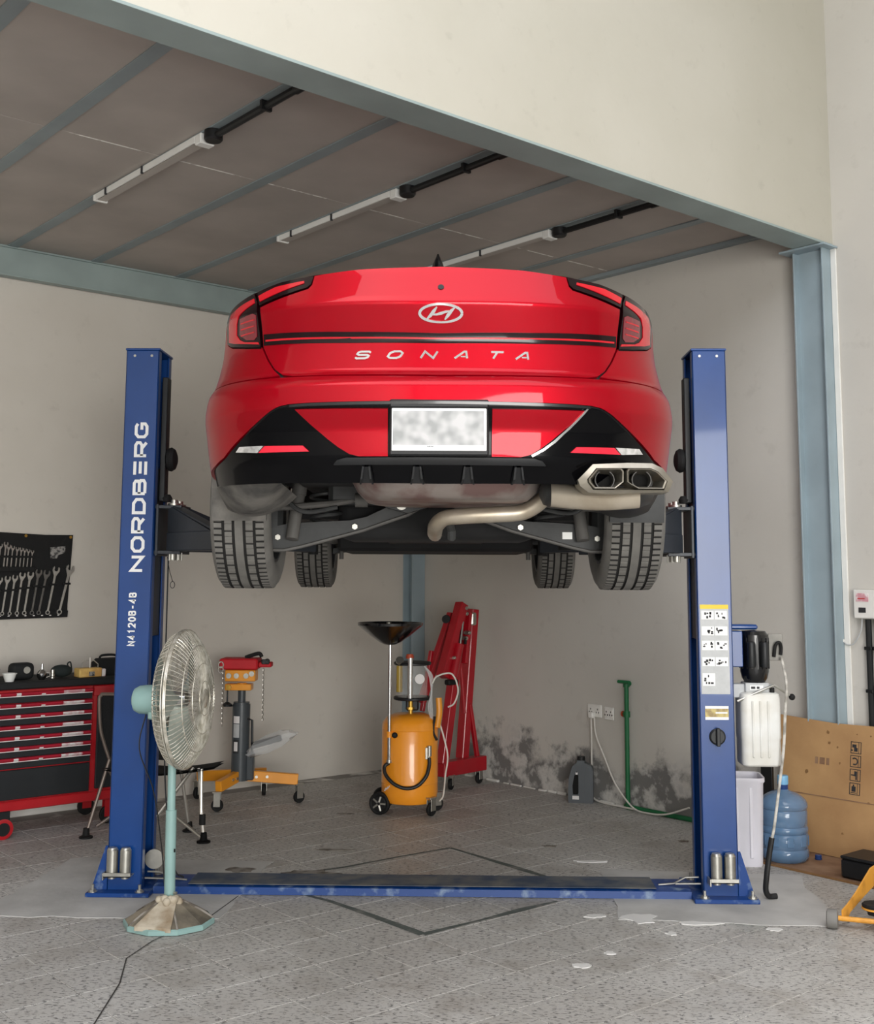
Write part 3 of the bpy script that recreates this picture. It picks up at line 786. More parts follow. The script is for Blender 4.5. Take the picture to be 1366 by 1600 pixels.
pm('exhaust_tip', (148, 142, 130), 0.36, metal=0.8, var=0.15, vs=16)
pm('soot_gap_black', (14, 13, 12), 0.9)  # exhaust soot; also the black painted in for can gap and pole slot
pm('plate_white', (242, 242, 240), 0.45, var=0.03)
pm('plate_blur', (138, 140, 139), 0.5, rgb2=(178, 177, 177), vs=22, thr=(0.35, 0.65), det=1.0)
car = thing('car', 'red four-door saloon raised on the lift, seen from behind', 'car', (0.133, -2.45, 1.55), 0.0267)
def interp(T, z):
    if z <= T[0][0]: return T[0][1]
    for a, b in zip(T[:-1], T[1:]):
        if z <= b[0]: return a[1] + (b[1] - a[1]) * (z - a[0]) / (b[0] - a[0])
    return T[-1][1]
CY0 = [(.20, .24), (.33, .13), (.45, .05), (.55, .035), (.62, .0), (.70, .0), (.725, .03), (.74, .055), (.85, .06), (.965, .01), (1.08, .06), (1.12, .075)]
CW = [(.2, .81), (.33, .832), (.55, .858), (.65, .862), (.72, .847), (.78, .827), (.9, .802), (1.0, .792), (1.06, .778), (1.1, .768)]
CD, CN = .70, 2.7
def sm(T, z, h=0.008):
    return (interp(T, z - h) + interp(T, z) * 2 + interp(T, z + h)) / 4
def c_xq(x, z):
    a = max(-1, min(1, x / interp(CW, z))); return math.asin(a) * 2 / PI
def c_P(q, z):
    W = sm(CW, z, 0.03); a = math.sin(abs(q) * PI / 2)
    y = sm(CY0, z) + CD * (1 - max(0.0, 1 - a ** CN) ** (1 / CN))
    return Vector((math.copysign(a * W, q), y, z))
def c_n(q, z):
    h = 0.004
    q = max(-0.995, min(0.995, q))
    a = c_P(q + h, z) - c_P(q - h, z); b = c_P(q, z + h) - c_P(q, z - h)
    n = a.cross(b).normalized()
    return n if n.y < 0 or abs(n.y) < 1e-9 else -n
def c_at(x, z, off=0.0):
    q = c_xq(x, z); return c_P(q, z) + c_n(q, z) * off
def dens(poly, ds, dz):
    out = []
    for k in range(len(poly)):
        a = poly[k]; b = poly[(k + 1) % len(poly)]
        n = max(1, int(math.ceil(max(abs(b[0] - a[0]) / ds, abs(b[1] - a[1]) / dz))))
        for i in range(n):
            out.append((a[0] + (b[0] - a[0]) * i / n, a[1] + (b[1] - a[1]) * i / n))
    return out
def inside(p, poly):
    c = False; n = len(poly)
    for i in range(n):
        a = poly[i]; b = poly[(i + 1) % n]
        if (a[1] > p[1]) != (b[1] > p[1]) and p[0] < (b[0] - a[0]) * (p[1] - a[1]) / (b[1] - a[1]) + a[0]: c = not c
    return c
def segd(p, poly, sx, sy):
    best = 9
    for i in range(len(poly)):
        a = poly[i]; b = poly[(i + 1) % len(poly)]
        ax, ay, bx, by, px, py = a[0] / sx, a[1] / sy, b[0] / sx, b[1] / sy, p[0] / sx, p[1] / sy
        L = (bx - ax) ** 2 + (by - ay) ** 2
        t = 0 if L == 0 else max(0, min(1, ((px - ax) * (bx - ax) + (py - ay) * (by - ay)) / L))
        best = min(best, math.hypot(px - ax - t * (bx - ax), py - ay - t * (by - ay)))
    return best
def sheet(name, dom, ds, dz, P, Nf, off, mat, parent, depth=0.012):
    """polygon of a 2-D domain meshed by constrained Delaunay, laid on a surface, with a turned-in edge"""
    B = dens(dom, ds, dz)
    pts = [Vector(p) for p in B]
    x0, x1 = min(p[0] for p in B), max(p[0] for p in B); y0, y1 = min(p[1] for p in B), max(p[1] for p in B)
    i = math.floor(x0 / ds)
    while i * ds <= x1:
        j = math.floor(y0 / dz)
        while j * dz <= y1:
            p = (i * ds, j * dz)
            if inside(p, B) and segd(p, B, ds, dz) > 0.45: pts.append(Vector(p))
            j += 1
        i += 1
    nb = len(B)
    vs, es, fs, *_ = delaunay_2d_cdt(pts, [(k, (k + 1) % nb) for k in range(nb)], [], 1, 1e-6)
    nv = len(vs)
    N3 = [Nf(p.x, p.y) for p in vs]
    V = [P(p.x, p.y) + n * off for p, n in zip(vs, N3)]
    F = [list(f) for f in fs]
    cnt = {}
    for f in F:
        for k in range(len(f)):
            e = (f[k], f[(k + 1) % len(f)]); cnt[tuple(sorted(e))] = cnt.get(tuple(sorted(e)), []) + [e]
    V2 = list(V); N2 = list(N3); F2 = list(F); mp = {}
    for key, l in cnt.items():
        if len(l) == 1:
            a, b = l[0]
            d = V[b] - V[a]
            base = len(V2)
            sn = d.cross(N3[a]).normalized() if d.length > 0 else N3[a]
            V2 += [V[a], V[b], V[b] - N3[b] * depth, V[a] - N3[a] * depth]; N2 += [sn] * 4
            F2.append([base + 1, base, base + 3, base + 2])
    me = bpy.data.meshes.new(name); me.from_pydata([tuple(v) for v in V2], [], F2); me.materials.append(M_(mat))
    me.shade_smooth(); me.update()
    # orient like the surface normal
    if F and me.polygons[0].normal.dot(N3[F[0][0]]) < 0: me.flip_normals()
    me.normals_split_custom_set_from_vertices([tuple(n) for n in N2])
    return link(name, me, parent)
def fascia(name, poly, off, mat, parent=None, dq=0.03, dz=0.018, depth=0.012):
    return sheet(name, [(c_xq(x, z), z) for x, z in poly], dq, dz, c_P, c_n, off, mat, parent or car, depth)
def mir(poly):
    return [(-x, z) for x, z in poly][::-1]
def full(half):
    """half outline from the centre line over the left side back to the centre line"""
    return half + [(-x, z) for x, z in half[::-1] if abs(x) > 1e-6]
We = lambda z: -interp(CW, z) * 0.9996
# dark inner shell behind the seams
fascia('inner_shell', full([(0, 1.090), (-.40, 1.070), (-.63, 1.036), (-.75, 1.005), (We(.99), .985), (We(.74), .74), (We(.45), .45), (-.78, .395), (0, .385)]), -0.014, 'under_dark', dq=0.05, dz=0.03)
trunk = fascia('trunk_lid', full([(0, 1.095), (-.146, 1.091), (-.274, 1.087), (-.422, 1.073), (-.429, 1.038), (-.441, 1.024), (-.611, .978), (-.601, .849), (-.593, .83), (-.577, .797), (-.553, .761), (-.526, .740), (-.49, .731), (0, .726)]), 0.0, 'car_red')
fascia('light_bar', full([(0, .868), (-.3, .874), (-.597, .887), (-.598, .850), (-.3, .838), (0, .835)]), 0.0025, 'lamp_smoke', trunk, depth=0.006)
fascia('light_strip', full([(0, .8545), (-.3, .8585), (-.59, .869), (-.59, .863), (-.3, .8525), (0, .8485)]), 0.0040, 'lamp_red', trunk, depth=0.004)
for s in (1, -1):
    q = (lambda p: p) if s == 1 else mir
    fascia('quarter_panel', q([(-.609, .841), (-.664, .850), (-.731, .868), (-.757, .889), (-.764, .99), (-.757, 1.015), (-.785, 1.012), (We(1.0), 1.0), (We(.85), .85), (We(.735), .735), (-.736, .7345), (-.569, .7345), (-.536, .738), (-.560, .761), (-.584, .797), (-.600, .83), (-.609, .847)]), 0.0, 'car_red')
    lo = fascia('tail_lamp', q([(-.639, 1.040), (-.695, 1.026), (-.749, 1.010), (-.759, .987), (-.753, .892), (-.731, .873), (-.664, .855), (-.608, .846), (-.613, .912), (-.624, 1.002)]), 0.004, 'lamp_smoke')
    fascia('lamp_strip', q([(-.636, 1.016), (-.684, 1.005), (-.736, .986), (-.742, .949), (-.741, .893), (-.714, .879), (-.613, .857), (-.617, .865), (-.669, .874), (-.690, .886), (-.704, .906), (-.703, .940), (-.695, .965), (-.664, .984), (-.632, .998)]), 0.0065, 'lamp_red', lo, dq=0.02, dz=0.012, depth=0.004)
    ln = fascia('lamp_lens', q([(-.688, .955), (-.635, .960), (-.623, .954), (-.620, .884), (-.631, .874), (-.663, .880), (-.690, .903)]), 0.0065, 'lamp_deep', lo, dq=0.02, dz=0.012, depth=0.004)
    for k in range(3):
        z = .892 + k * .020; fascia('lens_rib', q([(-.682, z + .003), (-.629, z + .006), (-.629, z + .010), (-.682, z + .008)]), 0.0085, 'lamp_red', ln, dq=0.03, depth=0.003)
    li = fascia('lid_lamp', q([(-.627, 1.041), (-.538, 1.061), (-.424, 1.070), (-.431, 1.040), (-.444, 1.028), (-.613, .984)]), 0.004, 'lamp_smoke', trunk)
    fascia('lamp_strip', q([(-.619, 1.022), (-.555, 1.044), (-.455, 1.053), (-.454, 1.044), (-.523, 1.026), (-.611, .998)]), 0.0065, 'lamp_red', li, dq=0.02, dz=0.012, depth=0.004)
ARCH = [(-.744, .477), (-.691, .521), (-.619, .573), (-.566, .608), (-.545, .619), (-.527, .626), (-.496, .631), (-.43, .633), (0, .636)]
bumper = fascia('bumper', full([(0, .718), (-.525, .727), (-.569, .728), (-.736, .729), (We(.728), .729), (We(.6), .6), (We(.43), .43), (-.79, .455)] + ARCH), 0.0, 'car_red')
ARC2 = [(-.79, .447), (-.742, .470), (-.688, .514), (-.616, .566), (-.563, .602), (-.543, .613), (-.525, .620), (-.495, .625), (-.43, .628), (0, .631)]
lower = fascia('lower_bumper', full(ARC2[::-1] + [(-.80, .42), (-.795, .388), (-.70, .383), (-.45, .378), (0, .374)]), -0.003, 'bumper_black')
for s in (1, -1):
    q = (lambda p: p) if s == 1 else mir
    fascia('bumper_insert', q([(-.472, .614), (-.168, .611), (-.168, .461), (-.263, .461), (-.294, .469), (-.33, .491), (-.364, .517)]), 0.006, 'car_red', depth=0.01)
    fascia('rear_reflector', q([(-.603, .481), (-.580, .502), (-.449, .498), (-.428, .479)]), 0.004, 'reflector_red', lower, depth=0.006)
    fascia('reversing_lamp', q([(-.689, .489), (-.674, .506), (-.585, .503), (-.607, .481)]), 0.004, 'lamp_clear', lower, depth=0.006)
    # right side only: chrome strip put in as the highlight along the black corner
    pts = [(-.482, .620), (-.372, .513), (-.338, .488), (-.30, .466)]
    if s == -1:
        fascia('insert_glint', q([(-.482, .620), (-.476, .621), (-.370, .517), (-.334, .490), (-.296, .468), (-.300, .462), (-.340, .484), (-.376, .511)]), 0.010, 'chrome', lower, depth=0.008)
fascia('bumper_bar', full([(0, .4585), (-.307, .4575), (-.335, .450), (-.345, .438), (0, .4385)]), 0.010, 'black_plastic', lower, depth=0.014)
fascia('bumper_lip', full([(0, .6345), (-.43, .6305), (-.49, .628), (-.49, .621), (-.43, .622), (0, .6255)]), 0.007, 'black_gloss', lower, depth=0.01)
mb = MB()
for x in (-.238, -.073, .091, .256):
    fb_ = MB()
    for dx in (-0.010, 0.010):
        a = [c_at(x + dx, .434, 0.0), c_at(x + dx, .434, .012), c_at(x + dx * 1.5, .400, .022), c_at(x + dx * 2.0, .378, .010), c_at(x + dx * 2.0, .378, -.004)]
        vs = [p + Vector((-.003, 0, 0)) for p in a] + [p + Vector((.003, 0, 0)) for p in a]
        n = 5; fb_.add(vs, [list(range(n)), list(range(n, 2 * n))] + [[k, (k + 1) % n, n + (k + 1) % n, n + k] for k in range(n)])
    fb_.add([c_at(x - .012, .43, .004), c_at(x + .012, .43, .004), c_at(x + .018, .38, .006), c_at(x - .018, .38, .006)], [[0, 1, 2, 3]])
    fb_.build('diffuser_fin', 'black_plastic', lower)
# number plate in its frame; the number itself is not readable
mb = MB(); mb.box(-.163, .157, .008, .040, .459, .634, 0.005); mb.box(-.163, .157, -.004, .02, .612, .640, 0.005)
pf = mb.build('plate_frame', 'black_plastic', car)
mb = MB(); mb.box(-.155, .149, .000, .010, .474, .611, 0.0015); pl = mb.build('number_plate', 'plate_white', car)
mb = MB(); mb.box(-.152, .141, -.0008, .001, .492, .603); mb.build('plate_print', 'plate_blur', pl, ang=0)
mb = MB()
for k in range(4): mb.box(-.040 + k * .005, -.037 + k * .005, -.0012, .001, .486, .4895)
mb.build('plate_mark', 'ink', pl, ang=0)
# lettering and emblem on the lid
def stroke_on(mb, pts, wd, off=0.004, m=0):
    P = [Vector(p) for p in pts]; L = []; R = []
    for k, p in enumerate(P):
        a = (p - P[k - 1]).normalized() if k else None; b = (P[k + 1] - p).normalized() if k < len(P) - 1 else None
        if a is None: n = Vector((-b.y, b.x)); s = 1
        elif b is None: n = Vector((-a.y, a.x)); s = 1
        else:
            na = Vector((-a.y, a.x)); n = na + Vector((-b.y, b.x))
            n = na if n.length < 1e-4 else n.normalized(); s = min(1 / max(.4, n.dot(na)), 2)
        w_ = wd[k] if isinstance(wd, (list, tuple)) else wd
        L.append(p + n * w_ / 2 * s); R.append(p - n * w_ / 2 * s)
    n = len(P); vs = [c_at(p.x, p.y, off) for p in L + R] + [c_at(p.x, p.y, -0.001) for p in L + R]
    fs = [[k, k + 1, n + k + 1, n + k] for k in range(n - 1)]
    for k in range(n - 1): fs += [[k, k + 1, 2 * n + k + 1, 2 * n + k], [n + k, n + k + 1, 3 * n + k + 1, 3 * n + k]]
    fs += [[0, n, 3 * n, 2 * n], [n - 1, 2 * n - 1, 4 * n - 1, 3 * n - 1]]
    mb.add(vs, fs, m)
for ch, x0 in zip('SONATA', (-.277, -.171, -.060, .051, .157, .252)):
    mb = MB()
    for st in GLYPH[ch]:
        if ch == 'A' and len(st) == 2: continue
        stroke_on(mb, [(x0 + (a + .35 * (b - .5)) * .041 + .003, .7845 + b * .0225) for a, b in st], .0066)
    if ch == 'A': stroke_on(mb, [(x0 + .016, .7905), (x0 + .032, .7905)], .004)
    mb.build('badge_letter', 'chrome', trunk, ang=0)
mb = MB()
E0 = (0.001, .9295)
ring = [(E0[0] + .069 * math.cos(2 * PI * k / 40), E0[1] + .0275 * math.sin(2 * PI * k / 40)) for k in range(41)]
stroke_on(mb, ring, [.0058 + .003 * abs(math.cos(2 * PI * k / 40)) for k in range(41)], .006)
stroke_on(mb, [(-.046, .911), (-.034, .921), (-.022, .936), (-.012, .949)], [.003, .010, .011, .004], .006)
stroke_on(mb, [(.048, .948), (.036, .938), (.024, .923), (.014, .910)], [.003, .010, .011, .004], .006)
stroke_on(mb, [(-.030, .925), (-.012, .926), (.004, .930), (.016, .934), (.032, .936)], [.004, .007, .009, .007, .004], .006)
mb.build('emblem', 'chrome', trunk, ang=0)
mb = MB(); a = c_at(.001, 1.017, -.004); n = c_n(c_xq(.001, 1.017), 1.017)
mb.cyl(a, a + n * .007, .010, n=16); mb.build('trunk_camera', 'black_plastic', trunk)
# ---- deck, cabin and bonnet as a loft of sections
CX = [.80, .755, .696, .637, .538, .426, .274, .146, 0]
CZ = [1.0, 1.013, 1.03, 1.044, 1.063, 1.075, 1.087, 1.091, 1.095]
rows = [[c_at(-x, z, 0.0) for x, z in zip(CX, CZ)]]
ST = [(.45, 1.13, .782, 1.000), (.80, 1.18, .822, 1.008), (1.05, 1.27, .875, 1.02), (1.40, 1.40, .90, 1.03), (1.75, 1.535, .905, 1.03), (2.2, 1.56, .905, 1.02), (2.7, 1.54, .905, 1.01), (3.1, 1.45, .90, 1.0), (3.35, 1.30, .895, .99), (3.65, 1.14, .89, .985), (4.1, 1.05, .87, .94), (4.6, .95, .80, .86)]
for (y, zc, xb, zb) in ST:
    r = []
    for k in range(9):
        t = (k / 8) * PI / 2
        cab = max(0, min(1, (zc - zb - .12) / .25)); e1 = .55 + .1 * cab
        tum = 1 - cab * .30 * min(1, max(0, math.sin(t)) * 1.25)
        r.append(Vector((-xb * math.cos(t) ** e1 * tum, y - (1 - math.cos(t) ** .5) * 0.0, zb + (zc - zb) * math.sin(t) ** .85)))
    rows.append(r)
for r, k0 in ((rows[1], .30), (rows[2], .12)):
    for p in r: p.y += k0 * (abs(p.x) / .83) ** 7
fullrows = [r + [Vector((-p.x, p.y, p.z)) for p in r[:-1][::-1]] for r in rows]
groups = {}
for i in range(len(fullrows) - 1):
    for k in range(16):
        kk = min(k, 15 - k)
        if i < 2: g = 'deck'
        elif 2 <= i < 5 and kk >= 4: g = 'rear_window'
        elif 5 <= i < 8 and kk >= 4: g = 'roof'
        elif 8 <= i < 10 and kk >= 3: g = 'windscreen'
        elif 3 <= i < 9 and kk < 3: g = 'side_window_a' if k < 8 else 'side_window_b'
        elif i >= 10: g = 'bonnet'
        else: g = 'cabin_pillar'
        groups.setdefault(g, []).append((i, k))
for g, cells_ in groups.items():
    mb = MB()
    for i, k in cells_:
        mb.add([fullrows[i][k], fullrows[i][k + 1], fullrows[i + 1][k + 1], fullrows[i + 1][k]], [[0, 1, 2, 3]])
    mb.build(g.replace('_a', '').replace('_b', '') if g.startswith('side') else g, 'glass_dark' if 'win' in g else 'car_red', car, ang=60)
# shark fin
mb = MB(); rws = []
for z, L0, L1, wd in ((0, 0, .17, .036), (.03, .012, .13, .026), (.055, .03, .085, .014), (.078, .045, .062, .004)):
    rws.append([Vector((wd * math.cos(a), 1.66 + (L0 + L1) / 2 + (L1 - L0) / 2 * math.sin(a), 1.525 + z)) for a in [2 * PI * k / 12 for k in range(12)]])
mb.grid(rws, closed=True); mb.add(rws[-1], [list(range(12))]); mb.build('antenna_fin', 'black_gloss', car)
# ---- sides
SW = [(.2, .89), (.4, .925), (.6, .93), (.8, .92), (.95, .895), (1.02, .885), (1.05, .88)]
def side_x(y, z):
    t = max(0, min(1, (y - .72) / .45)); t = t * t * (3 - 2 * t)
    f = max(0, min(1, (y - 3.9) / .8)); f = f * f
    return (sm(CW, z, .03) * (1 - t) + sm(SW, z, .03) * t) - f * .10
AR, FR = (1.1, .40), (3.94, .39)
def yend(z): return sm(CY0, z) + CD
for sx in (-1, 1):
    P = lambda y, z: Vector((sx * side_x(y, z), y, z))
    def Nf(y, z):
        h = .01; a = P(y + h, z) - P(y - h, z); b = P(y, z + h) - P(y, z - h); n = a.cross(b).normalized()
        return n if n.x * sx > 0 else -n
    rear = [(yend(1.0), 1.0), (yend(.85), .85), (yend(.74), .74), (yend(.6), .6), (yend(.56), .56), (yend(.53), .53), (.764, .515)] + arc(AR, .355, PI, 0.02, 20)[3:] + [(1.47, .315), (1.70, .315), (1.70, .5), (1.55, .8), (1.50, 1.028), (1.05, 1.018)]
    sheet('rear_fender', rear, .06, .06, P, Nf, 0.0, 'car_red', car)
    d1_ = [(1.704, .315), (1.704, .5), (1.554, .8), (1.504, 1.028), (2.3, 1.018), (2.42, 1.015), (2.42, .315)]
    d2_ = [(2.424, .315), (2.424, 1.015), (2.9, 1.008), (3.40, .99), (3.44, .7), (3.44, .315)]
    for d in (d1_, d2_):
        dr = sheet('door', d, .09, .08, P, Nf, 0.0, 'car_red', car)
        x0 = d[2][0] if d is d2_ else 1.62
        mb = MB(); yy = (1.66 if d is d1_ else 2.50); xx = side_x(yy, .86)
        mb.box(sx * (xx + .004) - .006, sx * (xx + .004) + .018 * sx if sx > 0 else sx * (xx + .004) + .006, yy, yy + .2, .85, .875, .004) if False else mb.bar((sx * (xx + .018), yy, .862), (sx * (xx + .018), yy + .2, .862), .022, .016, .004)
        mb.build('door_handle', 'car_red', dr)
    ff = [(3.444, .315), (3.444, .7), (3.404, .99), (3.65, .985), (4.1, .935), (4.55, .86), (4.60, .60), (4.58, .30)] + arc(FR, .355, -0.15, PI + 0.3, 22)
    sheet('front_fender', ff, .08, .07, P, Nf, 0.0, 'car_red', car)
    # door mirror
    mb = MB(); mb.sphere((sx * 1.02, 3.28, 1.02), .1, 14, sc=(.9, .55, .62)); mb.bar((sx * .90, 3.30, .99), (sx * .99, 3.29, 1.0), .03, .05, .006); mb.build('door_mirror', 'car_red', car)
    # liners of the wheel arches
    for (cy, cz), r, x0 in ((AR, .352, .66), (FR, .352, .52)):
        mb = MB(); A = [PI + .34 - k * (PI + .62) / 18 for k in range(19)]
        rws = [[Vector((sx * x, cy + r * math.cos(a), cz + r * math.sin(a))) for x in (x0, (x0 + .86) / 2, .868)] for a in A]
        mb.grid(rws)
        rws = [[Vector((sx * x0, cy + q * math.cos(a), cz + q * math.sin(a))) for q in (.20, r)] for a in A]
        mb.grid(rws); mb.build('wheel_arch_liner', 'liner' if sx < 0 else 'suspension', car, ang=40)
# front of the car
mb = MB(); rws = []
for z, dy in ((.29, .12), (.33, .03), (.45, .0), (.60, .0), (.75, .02), (.86, .10), (.90, .22)):
    r = []
    for k in range(21):
        q = -1 + k / 10; a = abs(math.sin(q * PI / 2)); x = .815 * math.sin(q * PI / 2)
        r.append(Vector((x, 4.88 - dy - .28 * (1 - (1 - a ** 2.7) ** (1 / 2.7)), z)))
    rws.append(r)
mb.grid(rws); mb.build('front_bumper', 'car_red', car, ang=50)
# ---- underside
mb = MB(); mb.box(-.74, .74, 1.50, 3.50, .325, .38, .02); mb.box(-.60, .60, 3.45, 4.55, .225, .36, .02); mb.box(-.30, .30, 1.55, 3.50, .27, .34, .02); mb.build('floor_pan', 'under_dark', car)
mb = MB(); mb.box(-.66, .66, .42, 1.52, .46, .50, .01); mb.box(-.55, .55, .22, 1.5, .43, .47, .01); mb.build('rear_floor', 'under_dark', car)
for sx in (-1, 1):
    mb = MB(); mb.box(sx * .70 - .06 * 1, sx * .70 + .06, 1.50, 3.50, .312, .38, .012); mb.build('sill', 'under_dark', car)
mb = MB(); mb.box(-.42, .42, 1.16, 1.62, .225, .40, .05, seg=3); mb.build('fuel_tank', 'under_dark', car)
# spare wheel well with its rim
mb = MB(); rws = []
for z, s in ((.425, 1.03), (.415, 1.05), (.405, 1.03), (.375, .98), (.350, .90), (.342, .80)):
    rws.append([Vector((.03 + x * s, .62 + y * s, z)) for x, y in rrect(.66, .62, .20, 6)])
mb.grid(rws, closed=True); mb.add(rws[-1], [list(range(len(rws[-1])))])
well = mb.build('spare_wheel_well', 'heat_shield', car, ang=50)
mb = MB(); mb.bar((-.33, .33, .415), (.40, .33, .415), .022, .05, .004, hint=(0, 0, 1)); mb.build('rear_crossbar', 'suspension_grey', car)
# subframe
mb = MB()
mb.prism([(-.30, .40), (-.20, .345), (-.12, .325), (-.05, .345), (.0, .375), (.10, .385), (.20, .36), (.28, .35), (.34, .40), (.34, .44), (-.30, .44)], .94, 1.0, plane='xz')
mb.bar((-.44, 1.02, .405), (.44, 1.02, .405), .09, .14, .02, hint=(0, 0, 1))
mb.build('subframe', 'suspension', car)
for x, z in ((-.145, .358), (.25, .372)):
    mb = MB(); mb.cyl((x, .93, z), (x, .945, z), .022, n=16); mb.cyl((x, .915, z), (x, .94, z), .013, n=6); mb.build('subframe_bolt', 'zinc', car)
for sx in (-1, 1):
    # stamped lower arm
    q = [(.675, .270), (.60, .284), (.47, .292), (.36, .297), (.29, .312), (.22, .345), (.13, .385), (.07, .355), (.12, .325), (.20, .298), (.30, .262), (.42, .230), (.55, .195), (.62, .180), (.675, .180)]
    mb = MB(); mb.prism([(sx * x, z) for x, z in q], 1.02, 1.03, plane='xz'); mb.prism([(sx * x, z) for x, z in q], 1.14, 1.15, plane='xz')
    low = q[7:]; up_ = q[:8]
    for ch in (low,):
        rws = [[Vector((sx * x, 1.012, z - .004)), Vector((sx * x, 1.158, z - .004))] for x, z in ch]; mb.grid(rws)
    arm = mb.build('lower_arm', 'suspension', car)
    mb = MB(); mb.tube([(sx * x, 1.012, z - .004) for x, z in low], .007, 6); mb.build('arm_flange', 'suspension_grey', arm)
    for x, z in ((.645, .228), (.585, .240), (.335, .272)):
        mb = MB(); mb.cyl((sx * x, 1.022, z), (sx * x, 1.005, z), .012, n=6); mb.build('arm_bolt', 'zinc', arm)
    if sx > 0:
        mb = MB(); mb.box(.505, .545, 1.016, 1.021, .226, .254); mb.build('arm_sticker', 'white_paint', arm)
    # spring, damper, links
    mb = MB(); H = [(sx * .46 + .062 * math.cos(t), 1.085 + .062 * math.sin(t), .285 + .155 * t / (2 * PI * 3.5)) for t in [2 * PI * 3.5 * k / 70 for k in range(71)]]
    mb.tube(H, .0075, 6); mb.build('coil_spring', 'suspension', car)
    mb = MB(); mb.cyl((sx * .585, .98, .22), (sx * .565, 1.02, .40), .026, n=14); mb.cyl((sx * .565, 1.02, .40), (sx * .555, 1.03, .50), .030, n=14); mb.build('damper', 'suspension_grey', car)
    mb = MB(); mb.tube([(sx * .30, .97, .385), (sx * .42, .96, .362), (sx * .56, .96, .350), (sx * .66, .98, .345)], .013, 8); mb.build('lateral_link', 'suspension_grey', car)
    mb = MB(); mb.tube(spline([(sx * .62, .93, .44), (sx * .60, .90, .38), (sx * .555, .89, .335), (sx * .50, .90, .325), (sx * .40, .92, .345)], 6), .009, 8); mb.build('anti_roll_bar', 'suspension', car)
    mb = MB(); mb.cyl((sx * .28, .945, .375), (sx * .33, .945, .375), .028, n=14); mb.cyl((sx * .255, .945, .375), (sx * .285, .945, .375), .014, n=10); mb.build('link_bush', 'suspension_grey', car)
    mb = MB(); mb.box(sx * .665 - .035, sx * .665 + .035, 1.03, 1.17, .20, .44, .02); mb.build('knuckle', 'suspension', car)
    # front suspension seen past the rear wheels
    mb = MB(); mb.prism([(sx * .66, .215), (sx * .30, .275), (sx * .30, .30), (sx * .66, .25)], 3.86, 4.02, plane='xz'); mb.build('front_arm', 'suspension', car)
    mb = MB(); mb.cyl((sx * .60, 3.80, .18), (sx * .60, 3.80, .34), .014, n=10); mb.build('front_link', 'suspension_grey', car)
# ---- wheels
def wheel(sx, cy, cz, name):
    w_ = link(name, None, car, (sx * .767, cy, cz), (0, 0, 0)); w_.empty_display_size = .1
    R, hw = .334, .112
    prof = [(.222, -.098), (.235, -.108), (.262, -.117), (.292, -.117), (.313, -.110), (.325, -.100)]
    gro = (-.060, -.021, .021, .060)
    tread = [(-.096, 0)]
    for g in gro: tread += [(g - .0055, 0), (g - .004, 1), (g + .004, 1), (g + .0055, 0)]
    tread += [(.096, 0)]
    n = 480; mb = MB(); rows_ = []
    side = prof; other = [(r, -x) for r, x in prof[::-1]]
    cols = [(r, x, 0, 0) for r, x in side] + [(R - .35 * max(0, abs(x) - .05) ** 2 * 6 * .3 - (.0075 if g else 0), x, g, 1) for x, g in tread] + [(r, x, 0, 0) for r, x in other]
    vs = []; fs = []; mi = []
    C_ = len(cols)
    for k in range(n):
        a = 2 * PI * k / n
        for (r, x, g, t) in cols:
            rr = r
            if t and not g:
                if abs(x) > .057 and k % 6 == 0: rr -= .0060
                elif .02 < abs(x) < .057 and k % 6 == 2: rr -= .0030
            vs.append((x * sx, rr * math.cos(a), rr * math.sin(a)))
    for k in range(n):
        k2 = (k + 1) % n
        for c in range(C_ - 1):
            f = [k * C_ + c, k * C_ + c + 1, k2 * C_ + c + 1, k2 * C_ + c]
            tr = cols[c][3] and cols[c + 1][3]; xm = (cols[c][1] + cols[c + 1][1]) / 2
            g = (cols[c][2] + cols[c + 1][2]) > 0 or (tr and abs(xm) > .06 and k % 6 == 0) or (tr and .024 < abs(xm) < .056 and k % 12 == 2)
            mb.add([], []) ; mb.f.append(f); mb.mi.append(1 if g else 0)
    mb.v = vs
    mb.build('tyre', ['tyre', 'tyre_groove'], w_, ang=25)
    mb = MB(); Mx = Matrix.Rotation(sx * PI / 2, 4, 'Y')
    mb.lathe([(.222, -.098), (.226, -.106), (.216, -.104), (.206, -.06), (.200, .03), (.212, .085), (.226, .106), (.222, .098)], 40, M=Mx, cap=False)
    rim = mb.build('rim', 'rim', w_)
    for k in range(10):
        a = 2 * PI * (k // 2) / 5 + (.16 if k % 2 else -.16); sp = MB()
        sp.bar((sx * .075, .045 * math.cos(a), .045 * math.sin(a)), (sx * .092, .212 * math.cos(a), .212 * math.sin(a)), .022, .030, .004)
        sp.build('spoke', 'rim', rim)
    mb = MB(); mb.lathe([(.001, .05), (.06, .05), (.062, .085), (.03, .098), (.001, .10)], 24, M=Mx); mb.build('hub', 'rim', w_)
    mb = MB(); mb.lathe([(.06, -.02), (.145, -.02), (.145, .0), (.06, .0)], 32, M=Mx, cap=False); mb.lathe([(.001, -.06), (.075, -.06), (.08, .0), (.08, .03), (.001, .03)], 24, M=Mx); mb.build('brake_disc', 'brake_disc', w_)
    return w_
wheel(-1, 1.1, .356, 'rear_wheel'); wheel(1, 1.1, .356, 'rear_wheel')
for sx in (-1, 1):
    ww_ = wheel(sx, 3.94, .332, 'front_wheel'); ww_.location.x = sx * .772
